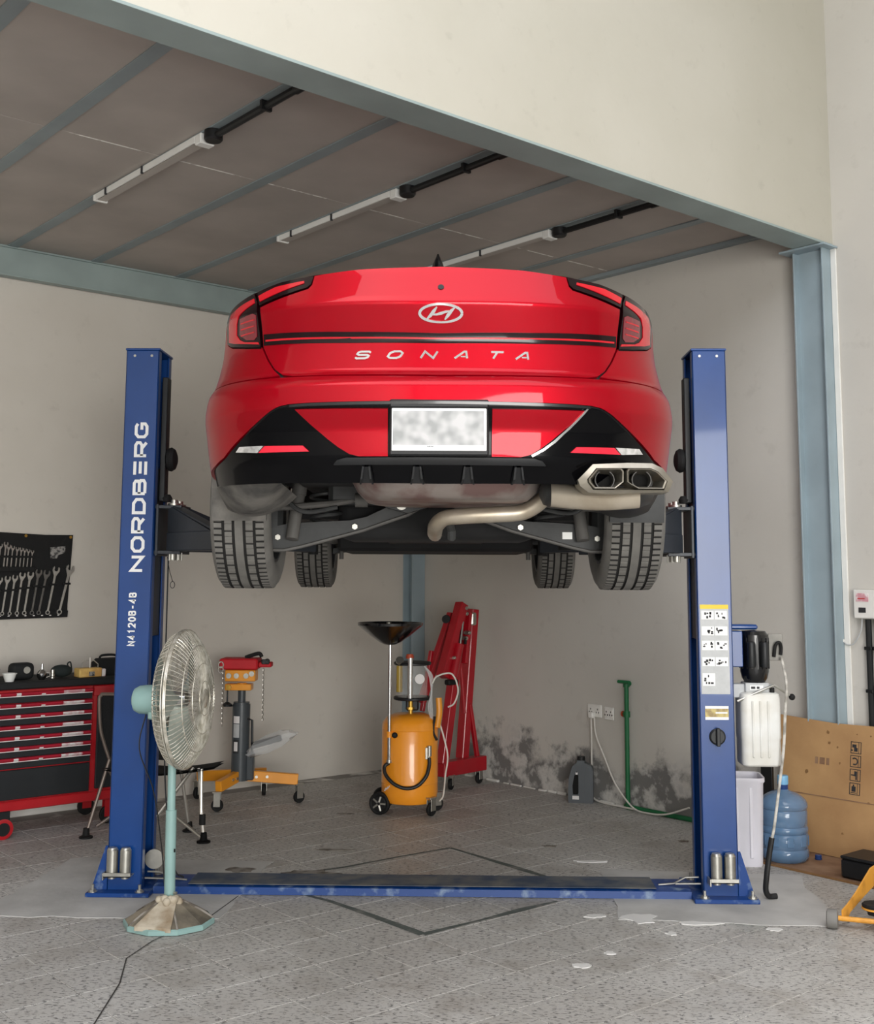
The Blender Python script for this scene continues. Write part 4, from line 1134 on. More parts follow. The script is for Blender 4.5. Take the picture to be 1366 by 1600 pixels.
# ---- exhaust
mb = MB(); mb.tube(spline([(.0, 1.5, .262), (-.01, 1.2, .250), (-.012, .85, .252), (-.006, .72, .268), (.025, .66, .290), (.10, .63, .298), (.20, .62, .303), (.30, .62, .310), (.35, .61, .330), (.39, .59, .362), (.43, .55, .395)], 6), .030, 14)
mb.build('exhaust_pipe', 'exhaust_steel', car)
mb = MB(); mb.tube([(.045, .66, .262), (.05, .64, .240), (.05, .66, .215)], .016, 8); mb.build('pipe_hanger', 'suspension', car)
mb = MB(); rws = []
for x, s in ((.36, .3), (.375, .75), (.41, .95), (.47, 1.0), (.62, 1.0), (.70, .96), (.745, .7), (.76, .3)):
    rws.append([Vector((x, .43 + .14 * s * math.cos(a), .375 + .062 * s * math.sin(a))) for a in [2 * PI * k / 20 for k in range(20)]])
mb.grid(rws, closed=True); mb.add(rws[0], [list(range(20))]); mb.add(rws[-1], [list(range(20))]); mb.build('muffler', 'suspension', car, ang=50)
# curved skin under the tips
mb = MB(); rws = []
for k in range(13):
    t = k / 12; x = .385 + .28 * t
    zc = .360 - .030 * math.sin(min(1, t * 1.25) * PI / 2) + .008 * t
    yy = .26 - .14 * t
    rws.append([Vector((x, yy + .02 + .035 * (1 - math.cos(a)) * (1 - .3 * t), zc + (.045 - .010 * t) * math.sin(a))) for a in [-PI * .62 + PI * 1.24 * j / 10 for j in range(11)]])
mb.grid(rws); mb.build('exhaust_shroud', 'exhaust_steel', car, ang=60)
# tip bezel with two six-sided openings
TY = .10
def tip(hexo, cx, cz, nm):
    mb = MB(); n = len(hexo)
    def ringp(s, y, dx=0): return [Vector((cx + (x - cx) * s + dx, y, cz + (z - cz) * s)) for x, z in hexo]
    rws = [ringp(1.0, TY + .10), ringp(1.0, TY - .005), ringp(.97, TY - .012), ringp(.90, TY - .010), ringp(.86, TY + .004), ringp(.60, TY + .07)]
    mb.grid(rws, closed=True); t_ = mb.build(nm, 'exhaust_tip', car, ang=25)
    mb = MB(); Mx = Matrix.Translation((cx, TY + .03, cz - .003)) @ Matrix.Rotation(PI / 2, 4, 'X')
    mb.lathe([(.033, -.10), (.033, .0), (.030, .0), (.030, -.09)], 18, M=Mx, cap=False); mb.build('inner_pipe', 'suspension_grey', t_)
    mb = MB(); mb.lathe([(.0301, -.05), (.001, -.05)], 18, M=Mx, cap=False); mb.build('pipe_bore', 'soot_gap_black', t_)
    return t_
tip([(.487, .393), (.515, .427), (.597, .428), (.604, .420), (.603, .384), (.575, .362), (.505, .362), (.488, .382)], .546, .397, 'exhaust_tip')
tip([(.612, .420), (.618, .428), (.692, .428), (.715, .418), (.745, .388), (.735, .362), (.650, .362), (.620, .378), (.612, .384)], .668, .397, 'exhaust_tip')
OUTB = [(.455, .392), (.505, .444), (.62, .449), (.70, .448), (.735, .432), (.768, .388), (.752, .352), (.64, .349), (.56, .346), (.49, .350), (.462, .372)]
INB = [(.484, .393), (.514, .430), (.62, .431), (.693, .431), (.717, .420), (.748, .388), (.737, .359), (.64, .359), (.56, .359), (.503, .359), (.486, .382)]
mb = MB(); rws = [[Vector((x, TY + .12, z)) for x, z in OUTB], [Vector((x, TY + .012, z)) for x, z in OUTB], [Vector((x, TY + .002, z)) for x, z in INB], [Vector((x, TY + .10, z)) for x, z in INB]]
mb.grid(rws, closed=True); mb.build('exhaust_bezel', 'exhaust_tip', car, ang=40)
# bumper corner skin below, both sides: grey inner returns
for sx in (-1, 1):
    mb = MB(); rws = []
    for k in range(9):
        t = k / 8; x = .80 - .25 * t
        y0 = c_P(c_xq(x, .39), .39).y
        dn = .085 * math.sin(PI * min(1, .25 + .75 * t)) ** .8 * (1 if t < .99 else .2)
        rws.append([Vector((sx * x, y0 + .02, .388)), Vector((sx * (x - .01), y0 + .08, .388 - .6 * dn)), Vector((sx * (x - .01), y0 + .20, .385 - dn)), Vector((sx * (x - .01), max(y0 + .23, .75), .375 - .9 * dn))])
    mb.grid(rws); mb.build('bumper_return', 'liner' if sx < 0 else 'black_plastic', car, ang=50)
# ------------------------------------------------------------------ things along the back wall
pm('tool_red', (176, 22, 32), 0.35, var=0.08, coat=0.4)
pm('hoist_red', (168, 14, 30), 0.38, var=0.12, vs=5, coat=0.4)
pm('drawer_black', (30, 33, 36), 0.45, var=0.15, bump=0.03, bs=120)
pm('mat_black', (24, 25, 26), 0.8, var=0.2, bump=0.1, bs=90)
pm('label_white', (226, 222, 220), 0.4, var=0.05)
pm('label_pink', (206, 150, 158), 0.4, rgb2=(232, 226, 224), vs=18, thr=(0.42, 0.58))
pm('handle_red', (168, 34, 52), 0.35, var=0.1)
pm('roll_fabric', (20, 20, 20), 0.85, var=0.2, bump=0.2, bs=160)
pm('wrench_steel', (192, 190, 184), 0.3, metal=0.9, var=0.12, vs=20)
pm('wrench_dull', (120, 118, 114), 0.4, metal=0.8, var=0.15, vs=20)
pm('label_print', (150, 148, 144), 0.5, rgb2=(60, 60, 60), vs=60, thr=(0.45, 0.6))
pm('cup_white', (226, 226, 222), 0.4, var=0.05)
pm('wood_box', (222, 186, 110), 0.55, rgb2=(196, 150, 84), vs=12, thr=(0.4, 0.6))
pm('cloth_dark', (30, 38, 38), 0.85, var=0.3, vs=14, bump=0.3, bs=30)
pm('jack_grey', (66, 72, 76), 0.38, var=0.1, coat=0.3)
pm('orange_paint', (238, 156, 40), 0.38, var=0.08, vs=5, coat=0.3)
pm('drum_orange', (252, 158, 38), 0.32, var=0.05, vs=4, coat=0.5)
pm('strap_red', (186, 22, 34), 0.6, var=0.15)
pm('clear_plastic', (230, 232, 232), 0.12, var=0.05, alpha=0.35)
pm('clear_tube', (226, 222, 216), 0.1, var=0.03, alpha=0.22)
pm('amber_oil', (168, 140, 60), 0.25, var=0.1)
pm('brass', (206, 164, 74), 0.3, metal=0.8, var=0.1)
pm('fabric_black', (22, 23, 24), 0.9, var=0.2, bump=0.2, bs=150)
pm('tube_brown', (120, 108, 100), 0.4, metal=0.4, var=0.1)
pm('tube_silver', (196, 192, 184), 0.3, metal=0.8, var=0.1)
pm('pipe_green', (26, 104, 62), 0.4, var=0.12)
pm('valve_red', (176, 70, 40), 0.5)
pm('can_grey', (84, 88, 92), 0.42, var=0.08)
pm('cable_white', (216, 212, 204), 0.5, var=0.06)
pm('socket_white', (226, 224, 218), 0.4, var=0.04)
pm('conduit_black', (18, 19, 20), 0.5)
pm('lamp_white', (238, 238, 234), 0.4, var=0.03)
pm('lamp_diffuser', (182, 175, 168), 0.35, var=0.03)

def room_thing(name, label, cat, u, v, rz=0.0, group=None, z=0.0):
    p = uvz(u, v, z); return thing(name, label, cat, p, ROOM_A + rz, group)
def caster(parent, x, y, r=0.04, fork='zinc', tyre='rubber', ang=0.0, name='caster', w_=0.026, top=None):
    """swivel caster standing on the floor at x, y"""
    mb = MB(); M = Matrix.Translation((x, y, 0)) @ Matrix.Rotation(ang, 4, 'Z'); top = top or r * 2.6
    for s in (-1, 1): mb.box(-r * .55, r * .55, s * w_ * .75 - .002, s * w_ * .75 + .002, r * .8, top - .008, .001, M=M)
    mb.box(-r * .8, r * .8, -w_ * .9, w_ * .9, top - .010, top, .002, M=M)
    c = mb.build(name, fork, parent)
    mb = MB(); mb.lathe([(.001, -w_ / 2), (r * .45, -w_ / 2), (r * .55, -w_ * .42), (r * .9, -w_ / 2), (r, -w_ * .3), (r, w_ * .3), (r * .9, w_ / 2), (r * .55, w_ * .42), (r * .45, w_ / 2), (.001, w_ / 2)], 20, M=M @ Matrix.Translation((0, 0, r)) @ Matrix.Rotation(PI / 2, 4, 'X'))
    mb.build('caster_wheel', tyre, c)
    return c

# ---- tool cabinet; local x along u, front at local y = 0, back at +0.46
cab = room_thing('tool_cabinet', 'black and red seven-drawer roller tool cabinet against the back wall', 'tool cabinet', -0.62, 2.63)
mb = MB(); mb.box(-.90, .0, .012, .46, .165, .905, .006); mb.box(.0, .215, .012, .46, .165, .905, .006); mb.build('body', 'tool_red', cab)
mb = MB(); mb.box(-.93, .24, -.02, .48, .905, .952, .008); mb.build('top_mat', 'mat_black', cab)
mb = MB(); mb.box(-.905, .222, -.012, .47, .165, .225, .006); mb.build('bottom_rail', 'tool_red', cab)
zs = [.872, .802, .736, .668, .603, .538, .472]
for k, z in enumerate(zs):
    mb = MB(); mb.box(-.89, -.012, -.004, .03, z - .052, z + .006, .003); dr = mb.build('drawer', 'drawer_black', cab)
    mb = MB()
    mb.prism([(-.020, -.008), (-.030, .004), (-.024, .013), (-.004, .015), (-.004, -.010)], -.885, -.018, plane='yz', M=Matrix.Translation((0, 0, z)))
    hd = mb.build('drawer_handle', 'handle_red', dr)
    for a, b, mt, z0 in ((-.885, -.62, 'label_pink', .0), (-.52, -.49, 'label_white', .0), (-.36, -.335, 'label_white', -.004), (-.215, -.075, 'label_pink', .001)):
        mb = MB(); mb.prism([(-.0215, -.0075), (-.0312, .0035), (-.0262, .0115), (-.0235, .0115), (-.0285, .004), (-.019, -.006)], a, b, plane='yz', M=Matrix.Translation((0, 0, z + z0))); mb.build('handle_print', mt, hd)
    mb = MB(); mb.box(-.885, -.018, -.021, -.010, z - .012, z - .0075); mb.build('handle_lip', 'label_white', hd)
mb = MB(); mb.box(-.89, -.012, -.004, .03, .232, .412, .003); mb.build('drawer', 'drawer_black', cab)
mb = MB(); mb.box(.03, .205, -.004, .02, .24, .83, .004); sd = mb.build('side_door', 'drawer_black', cab)
mb = MB(); mb.box(.0, .215, -.006, .02, .835, .900, .004); mb.build('side_panel', 'tool_red', cab)
for x, y in ((-.80, .05), (.15, .05), (-.80, .40), (.15, .40)):
    caster(cab, x, y, .058, 'tool_red', 'rubber', 0, top=.165)
mb = MB(); mb.lathe([(.001, -.018), (.05, -.018), (.062, -.016), (.062, .016), (.05, .018), (.001, .018)], 22, M=Matrix.Translation((-.56, .0, .062)) @ Matrix.Rotation(PI / 2, 4, 'X')); fw_ = mb.build('front_wheel', 'tool_red', cab)
mb = MB(); mb.cyl((-.56, -.0185, .062), (-.56, -.021, .062), .040, n=20); mb.build('wheel_cover', 'black_plastic', fw_)
mb = MB(); mb.box(-.60, -.52, -.015, .05, .10, .17, .006); mb.build('wheel_fork', 'black_steel', cab)

# ---- things on the cabinet
ZT = .953
def on_cab(name, label, cat, px_u, dv, group='small items on the tool cabinet'):
    return room_thing(name, label, cat, px_u, 2.63 + dv, z=ZT, group=group)
o = on_cab('plastic_cup', 'small white cup at the near edge of the cabinet top', 'cup', -1.17, .03)
mb = MB(); mb.lathe([(.001, 0), (.026, 0), (.036, .030), (.041, .048), (.041, .052), (.037, .052), (.032, .030), (.001, .006)], 20); mb.build('cup_body', 'cup_white', o)
mb = MB(); mb.lathe([(.040, .046), (.045, .047), (.045, .053), (.040, .053)], 20, cap=False); mb.build('cup_rim', 'cup_white', o)
o = on_cab('spray_gun_case', 'rounded black case standing behind the white cup', 'case', -1.05, .16)
mb = MB(); mb.box(-.075, .075, -.05, .05, 0, .105, .03, seg=3); mb.build('case_body', 'mat_black', o)
mb = MB(); mb.cyl((.02, -.052, .06), (.02, -.046, .06), .022, n=16); mb.build('latch', 'zinc', o)
o = on_cab('oil_funnel', 'shiny metal cup with a spout on the cabinet top', 'funnel', -.955, .05)
mb = MB(); mb.lathe([(.001, 0), (.018, 0), (.030, .018), (.032, .040), (.022, .056), (.010, .066), (.007, .10), (.001, .10)], 18); mb.build('funnel_body', 'chrome', o)
mb = MB(); mb.tube([(.03, 0, .045), (.05, 0, .04), (.052, 0, .02), (.028, 0, .012)], .004, 6); mb.build('funnel_handle', 'chrome', o)
o = on_cab('socket', 'small steel socket between the metal cup and the dark pouch', 'socket', -.865, .10)
mb = MB(); mb.lathe([(.001, 0), (.016, 0), (.016, .028), (.013, .03), (.013, .055), (.008, .055), (.008, .04), (.001, .04)], 16); mb.build('socket_body', 'wrench_steel', o)
mb = MB(); mb.lathe([(.0162, .01), (.0172, .011), (.0172, .016), (.0162, .017)], 16, cap=False); mb.build('socket_ring', 'wrench_dull', o)
o = on_cab('cloth_pouch', 'dark green-black cloth pouch lying on the cabinet top', 'pouch', -.79, .14)
mb = MB(); mb.sphere((0, 0, .042), .085, 18, sc=(.85, .6, .48)); mb.build('pouch_body', 'cloth_dark', o)
mb = MB(); mb.tube(spline([(.05, 0, .06), (.04, 0, .085), (.06, 0, .095), (.07, 0, .05)], 5), .005, 6); mb.build('pouch_strap', 'cloth_dark', o)
o = on_cab('wooden_box', 'yellow wooden box with a metal clamp on top', 'box', -.625, .08)
mb = MB(); mb.box(-.085, .07, -.045, .045, 0, .058, .004); mb.build('box_body', 'wood_box', o)
mb = MB(); mb.box(-.02, .02, -.047, -.044, .006, .036, .002); mb.build('box_label', 'label_print', o)
mb = MB(); mb.box(.075, .10, -.04, .02, 0, .05, .004); mb.build('box_end', 'label_pink', o)
mb = MB(); mb.tube([(-.05, 0, .058), (-.05, 0, .09), (-.02, 0, .105), (.03, 0, .105), (.06, 0, .08), (.06, 0, .058)], .004, 6); mb.cyl((.005, 0, .058), (.005, 0, .125), .007, n=10); mb.build('clamp', 'wrench_steel', o)
o = on_cab('tool_bag', 'black tool bag at the end of the cabinet behind the lift post', 'bag', -.425, .22)
mb = MB(); rows_ = []
for z, s in ((0, 1.0), (.03, 1.05), (.08, .95), (.105, .75)): rows_.append([Vector((x * s, y * s, z)) for x, y in rrect(.22, .15, .04, 4)])
mb.grid(rows_, closed=True); mb.add(rows_[-1], [list(range(len(rows_[-1])))]); mb.add(rows_[0], [list(range(len(rows_[0])))]); mb.build('bag_body', 'fabric_black', o)
mb = MB(); mb.tube(spline([(-.07, 0, .10), (-.05, 0, .125), (.04, 0, .125), (.06, 0, .10)], 6), .008, 8); mb.build('bag_handle', 'fabric_black', o)
o = on_cab('cable_reel', 'flat black coil lying at the open end of the cabinet top', 'coil', -1.26, .20)
mb = MB()
for k in range(4): mb.tube([(.075 * math.cos(a), .075 * math.sin(a), .012 + .018 * k) for a in [2 * PI * i / 20 for i in range(20)]], .011, 7, closed=True)
mb.build('coil_loop', 'rubber', o); o['kind'] = 'thing'

# ---- tool roll with wrenches on the wall
roll = room_thing('wrench_roll', 'black fabric tool roll pinned to the wall above the cabinet', 'tool roll', -1.06, V_BACK - .004)
mb = MB(); q = [(-.42, 1.31), (.49, 1.326), (.488, 1.42), (.508, 1.902), (.30, 1.898), (0.0, 1.908), (-.42, 1.918)]
mb.prism(q, -.010, 0.0, plane='xz'); mb.build('backing', 'roll_fabric', roll)
mb = MB(); mb.prism([(-.42, 1.31), (.487, 1.326), (.49, 1.372), (-.42, 1.368)], -.020, -.010, plane='xz'); mb.build('bottom_pocket', 'roll_fabric', roll)
for k in range(9):
    mb = MB(); mb.box(-.05 + k * .058, -.037 + k * .058, -.0225, -.0195, 1.338, 1.344); mb.build('size_mark', 'label_white', roll)
mb = MB(); mb.prism([(.345, 1.81), (.455, 1.822), (.452, 1.775), (.41, 1.76), (.395, 1.735), (.35, 1.735)], -.0125, -.0095, plane='xz'); mb.build('sewn_label', 'label_print', roll)
for x, z in ((.49, 1.885), (.17, 1.888), (-.14, 1.892)):
    mb = MB(); mb.lathe([(.004, 0), (.010, 0), (.010, .003), (.004, .003)], 14, M=Matrix.Translation((x, -.010, z)) @ Matrix.Rotation(PI / 2, 4, 'X')); mb.build('eyelet', 'brass', roll)
def wrench_mesh(L, hw, mat):
    """combination wrench: open jaw on top, ring at the foot; length L, jaw half-width hw; lies in x-z"""
    mb = MB(); j = hw
    jaw = [(-.30 * j, -1.3 * j), (-.62 * j, -.6 * j), (-1.0 * j, .1 * j), (-.95 * j, .85 * j), (-.62 * j, 1.25 * j), (-.45 * j, .95 * j), (-.50 * j, .35 * j), (-.28 * j, .02 * j), (.28 * j, .02 * j), (.50 * j, .35 * j), (.45 * j, .95 * j), (.62 * j, 1.25 * j), (.95 * j, .85 * j), (1.0 * j, .1 * j), (.62 * j, -.6 * j), (.30 * j, -1.3 * j)]
    mb.prism(jaw, -.0045, .0045, plane='xz')
    w0, w1 = .30 * j, .26 * j
    mb.prism([(-w0, -1.25 * j), (w0, -1.25 * j), (w1, -L + 1.2 * j), (-w1, -L + 1.2 * j)], -.0035, .0035, plane='xz')
    rg = .62 * j; c = (0, -L + rg)
    o_ = [(c[0] + rg * math.cos(a), c[1] + rg * math.sin(a)) for a in [2 * PI * k / 18 for k in range(18)]]
    i_ = [(c[0] + .62 * rg * math.cos(a), c[1] + .62 * rg * math.sin(a)) for a in [2 * PI * k / 18 for k in range(18)]]
    rw = [[Vector((x, y, z)) for x, z in p] for p, y in ((o_, -.006), (o_, .006), (i_, .006), (i_, -.006), (o_, -.006))]
    mb.grid(rw, closed=True)
    return mb.mesh('combination_wrench', mat)
ORD = ['first', 'second', 'third', 'fourth', 'fifth', 'sixth', 'seventh', 'eighth', 'ninth', 'tenth']
# jaw positions read from the photo: (u of jaw, z of jaw, u of foot, half-width, length)
big = [(-.572, 1.652, -.640, .030), (-.672, 1.645, -.722, .026), (-.738, 1.622, -.785, .025), (-.795, 1.628, -.832, .024), (-.852, 1.612, -.885, .024), (-.908, 1.608, -.935, .023), (-.958, 1.592, -.985, .021), (-1.008, 1.585, -1.035, .021), (-1.06, 1.578, -1.085, .020)]
for k, (u, z, u2, hw) in enumerate(big):
    L = math.hypot(u - u2, z - 1.345)
    me = wrench_mesh(L, hw, 'wrench_dull' if k in (2, 3) else 'wrench_steel')
    o = link('combination_wrench', me, None, uvz(u, V_BACK - .026, z), (0, math.atan2(u - u2, z - 1.345), ROOM_A))
    tag(o, '%s wrench from the open side of the lower row in the wall roll' % ('largest, outermost' if k == 0 else ORD[k]), 'wrench', 'large wrenches in the wall roll')
    mb = MB(); t = .30; uu = u + (u2 - u) * t; zz = z + (1.345 - z) * t
    mb.box(uu + 1.06 - .028, uu + 1.06 + .028, -.032, -.012, zz - .008, zz + .006, .002); mb.build('strap', 'roll_fabric', roll)
small = [(-.845, 1.775, .011), (-.872, 1.780, .012), (-.898, 1.785, .012), (-.922, 1.790, .013), (-.950, 1.792, .013), (-.982, 1.800, .014), (-1.010, 1.806, .015), (-1.030, 1.822, .016), (-1.066, 1.812, .015)]
for k, (u, z, hw) in enumerate(small):
    me = wrench_mesh(z - 1.655, hw, 'wrench_steel')
    o = link('small_wrench', me, None, uvz(u, V_BACK - .026, z), (0, .06, ROOM_A))
    tag(o, '%s small wrench from the label side in the upper row of the wall roll' % ('smallest, outermost' if k == 0 else ORD[k]), 'wrench', 'small wrenches in the wall roll')
mb = MB(); mb.box(-.10, .23, -.034, -.012, 1.735, 1.750, .003); mb.build('strap', 'roll_fabric', roll)
mb = MB(); mb.box(-.42, .24, -.032, -.010, 1.64, 1.675, .003); mb.build('upper_pocket', 'roll_fabric', roll)

# ---- folding camp chair half hidden by the left post
ch = thing('camp_chair', 'folding camp chair with black fabric and thin tube legs behind the left post', 'chair', (-1.73, 1.30, 0), -0.15)
pts_l = [((-.36, -.08, .012), (-.20, .05, .50)), ((.37, -.06, .012), (.22, .05, .44)), ((.36, .34, .012), (.05, -.05, .42)), ((-.34, .36, .012), (.0, .02, .43))]
LEGS = [((-.385, -.10, .02), (-.305, .02, .46), 'tube_brown'), ((.375, -.08, .02), (.285, .04, .42), 'tube_silver'), ((.375, -.08, .02), (.11, .02, .155), 'tube_silver'), ((.11, .02, .155), (-.10, .08, .06), 'tube_silver'),
        ((.31, .02, .42), (.345, -.05, .11), 'tube_silver'), ((.17, .20, .02), (.13, .12, .42), 'tube_silver'), ((-.345, -.04, .06), (-.10, .1, .24), 'tube_brown'), ((.0, .02, .09), (.22, .12, .41), 'tube_silver'), ((-.30, .0, .40), (-.12, .22, .02), 'tube_brown')]
for a, b, mt in LEGS:
    mb = MB(); mb.tube([a, b], .011, 8); lg = mb.build('leg', mt, ch)
    if a[2] < .03:
        mb = MB(); mb.lathe([(.001, 0), (.042, 0), (.042, .010), (.022, .018), (.018, .06), (.001, .06)], 14, M=Matrix.Translation((a[0], a[1], 0))); mb.build('foot', 'rubber', lg)
mb = MB(); mb.lathe([(.001, -.03), (.02, -.03), (.02, .03), (.001, .03)], 12, M=Matrix.Translation((.352, -.05, .13))); mb.build('joint', 'rubber', ch)
for s, mt in ((-1, 'tube_brown'),):
    mb = MB(); mb.tube(spline([(-.305, .02, .46), (-.335, .0, .56), (-.355, -.02, .66), (-.36, -.04, .83), (-.345, -.04, .865), (-.30, -.04, .872), (.10, -.02, .872)], 6), .011, 8); mb.build('back_tube', mt, ch)
mb = MB(); rows_ = []
for k in range(9):
    t = k / 8; x = -.345 + .47 * t; rows_.append([Vector((x, -.03 + .03 * math.sin(t * PI), .86)), Vector((x + .004, -.01 + .05 * math.sin(t * PI), .66)), Vector((x + .03, .02 + .05 * math.sin(t * PI), .46))])
mb.grid(rows_); mb.grid([[p + Vector((0, .006, 0)) for p in r] for r in rows_]); bk = mb.build('backrest', 'fabric_black', ch, ang=60)
mb = MB(); mb.prism([(-.26, .755), (-.21, .755), (-.222, .772), (-.232, .775), (-.236, .790), (-.240, .775), (-.25, .772)], -.030, -.022, plane='xz'); mb.build('back_logo', 'label_grey', bk)
mb = MB(); rows_ = []
for k in range(11):
    t = k / 10; x = -.30 + .66 * t; sag = -.035 * math.sin(t * PI)
    rows_.append([Vector((x, -.10, .425 + sag + .02 * t)), Vector((x, .10, .40 + sag + .02 * t)), Vector((x, .30, .41 + sag + .02 * t))])
mb.grid(rows_); mb.grid([[p + Vector((0, 0, -.012)) for p in r] for r in rows_]); mb.build('seat', 'fabric_black', ch, ang=60)

# ---- transmission jack
tj = thing('transmission_jack', 'orange and grey hydraulic gearbox jack on casters near the back wall', 'jack', (-1.385, 2.38, 0), 0.0)
LEGT = [(-.10, -.28), (.42, .06), (-.34, .17), (.12, .33)]
for k, (x, y) in enumerate(LEGT):
    mb = MB(); r = math.hypot(x, y); d = Vector((x, y, 0)).normalized()
    a = d * .03 + Vector((0, 0, .20)); b = d * (r * .98) + Vector((0, 0, .165))
    mb.bar(a, b, .075, .05, .004, hint=(0, 0, 1)); lg = mb.build('leg', 'orange_paint', tj)
    caster(tj, x, y, .042, 'zinc', 'rubber', .6 * k, top=.135)
    if k < 2:
        for f in (.28, .46):
            p = d * r * f; n = Vector((d.y, -d.x, 0)); n = n if n.y < 0 else -n
            mb = MB(); mb.cyl(p + n * .024 + Vector((0, 0, .19)), p + n * .033 + Vector((0, 0, .19)), .011, n=6); mb.build('leg_bolt', 'zinc', lg)
mb = MB(); mb.cyl((0, 0, .165), (0, 0, .70), .064, n=24); mb.cyl((0, 0, .70), (0, 0, .715), .058, n=24); cyl_ = mb.build('cylinder', 'jack_grey', tj)
mb = MB(); mb.cyl((0, 0, .71), (0, 0, .80), .028, n=18); mb.build('ram', 'jack_grey', tj)
for z0, z1, mt in ((.57, .62, 'label_white'), (.47, .565, 'label_grey'), (.36, .455, 'ink')):
    mb = MB(); rows_ = [[Vector((.0655 * math.sin(a), -.0655 * math.cos(a), z)) for z in (z0, z1)] for a in [-.75 + .75 * k / 6 for k in range(7)]]; mb.grid(rows_); mb.build('label', mt, cyl_)
mb = MB(); rows_ = [[Vector((.0662 * math.sin(a), -.0662 * math.cos(a), z)) for z in (.375, .44)] for a in [-.60 + .45 * k / 6 for k in range(7)]]; mb.grid(rows_); mb.build('label', 'label_white', cyl_)
mb = MB(); mb.tube([(.05, -.03, .60), (.085, -.03, .59), (.09, -.03, .35), (.075, -.03, .18)], .009, 8); mb.tube([(.09, -.03, .35), (.07, -.02, .30)], .02, 8); mb.build('pump_tube', 'black_steel', tj)
mb = MB(); mb.box(.05, .105, -.045, .015, .17, .36, .008); mb.build('pump_block', 'jack_grey', tj)
mb = MB(); mb.cyl((0, 0, .80), (0, 0, .85), .036, n=16); mb.box(-.115, .075, -.05, .05, .80, .845, .004); mb.box(-.115, .105, -.06, .06, .865, .945, .005); mb.build('tilt_head', 'orange_paint', tj)
for x, z in ((-.085, .823), (-.085, .905), (.04, .905), (.08, .92), (-.03, .905)):
    mb = MB(); mb.cyl((x, -.05, z), (x, -.072, z), .019, n=14); mb.cyl((x, -.07, z), (x, -.076, z), .010, n=6); mb.build('head_bolt', 'brass' if z < .85 else 'zinc', tj)
mb = MB(); mb.cyl((-.10, -.02, .70), (-.10, -.02, .80), .006, n=8); mb.lathe([(.001, 0), (.04, 0), (.034, .016), (.012, .03), (.001, .03)], 14, M=Matrix.Translation((-.10, -.02, .685))); mb.build('adjust_screw', 'black_steel', tj)
mb = MB(); mb.box(-.15, .125, -.10, .10, .95, 1.028, .01); mb.box(.125, .215, -.05, .05, .965, 1.0, .006); sad = mb.build('saddle', 'strap_red', tj)
mb = MB(); mb.box(.145, .205, -.055, -.03, .985, 1.022, .006); mb.cyl((.17, -.06, 1.005), (.17, .06, 1.005), .016, n=12); mb.build('saddle_clamp', 'black_steel', sad)
mb = MB(); mb.tube(spline([(.02, 0, 1.03), (.06, 0, 1.045), (.12, 0, 1.06), (.14, 0, 1.035)], 5), .014, 8); mb.build('strap_roll', 'rubber', sad)
for k in range(2):
    mb = MB(); mb.tube([(-.135 + .018 * math.cos(a), -.105, .985 - .035 * k + .022 * math.sin(a)) for a in [2 * PI * i / 12 for i in range(12)]], .005, 6, closed=True); mb.build('ratchet_ring', 'zinc', sad)
def chain(x, y, z0, z1, parent):
    z = z0; k = 0
    while z > z1:
        mb = MB(); r = Matrix.Rotation(PI / 2 * (k % 2), 4, 'Z')
        mb.tube([Matrix.Translation((x, y, z)) @ r @ Vector((.006 * math.cos(a), 0, .011 * math.sin(a))) for a in [2 * PI * i / 8 for i in range(8)]], .0022, 5, closed=True)
        mb.build('chain_link', 'zinc', parent); z -= .0175; k += 1
chain(.165, -.06, .95, .60, sad); chain(-.115, -.11, .93, .56, sad)
# foot pedal still wrapped in film
mb = MB(); mb.bar((.085, -.03, .41), (.30, -.04, .47), .045, .035, .008, hint=(0, 0, 1)); ped = mb.build('foot_pedal', 'black_plastic', tj)
mb = MB(); rows_ = []
for k, (x, z, h) in enumerate(((.06, .355, .02), (.10, .385, .055), (.20, .42, .065), (.30, .465, .055), (.36, .49, .04), (.41, .50, .006))):
    rows_.append([Vector((x + .012 * math.sin(3 * j + k), -.04 + .05 * math.cos(a), z + h * math.sin(a) * (1 + .12 * math.sin(5 * j + 2 * k)))) for j, a in enumerate([2 * PI * i / 12 for i in range(12)])])
mb.grid(rows_, closed=True); mb.build('plastic_wrap', 'clear_plastic', ped, ang=20)

# ---- waste oil drainer
od = thing('oil_drainer', 'orange oil drain tank on wheels with a black catch pan on a pole', 'oil drainer', (-.155, 2.15, 0), 0.0)
R = .196
mb = MB(); mb.lathe([(.001, .065), (.13, .065), (.175, .078), (R - .006, .105), (R, .14), (R, .205), (R + .002, .208), (R, .212), (R, .565), (R + .002, .568), (R, .572), (R - .004, .61), (R - .03, .645), (R - .08, .668), (.001, .675)], 40); tank = mb.build('tank', 'drum_orange', od)
for x, y, big_, an in ((-.20, -.10, 1, -.35), (-.19, .10, 1, -.35), (.155, -.135, 0, .9), (.19, .06, 0, .5)):
    if big_:
        mb = MB(); M = Matrix.Translation((x, y, .075)) @ Matrix.Rotation(an, 4, 'Z') @ Matrix.Rotation(PI / 2, 4, 'X')
        mb.lathe([(.001, -.018), (.045, -.018), (.052, -.012), (.066, -.02), (.075, -.012), (.075, .012), (.066, .02), (.052, .012), (.045, .018), (.001, .018)], 24, M=M); wl = mb.build('wheel', 'rubber', od)
        for k in range(5):
            a = 2 * PI * k / 5; mb = MB(); mb.bar(M @ Vector((.01 * math.cos(a), .01 * math.sin(a), .02)), M @ Vector((.05 * math.cos(a), .05 * math.sin(a), .018)), .012, .006, .001); mb.build('wheel_spoke', 'zinc', wl)
    else: caster(od, x, y, .045, 'zinc', 'rubber', an, top=.125)
mb = MB(); mb.box(-.21, -.17, -.07, .07, .07, .10, .004); mb.build('axle_bracket', 'drum_orange', od)
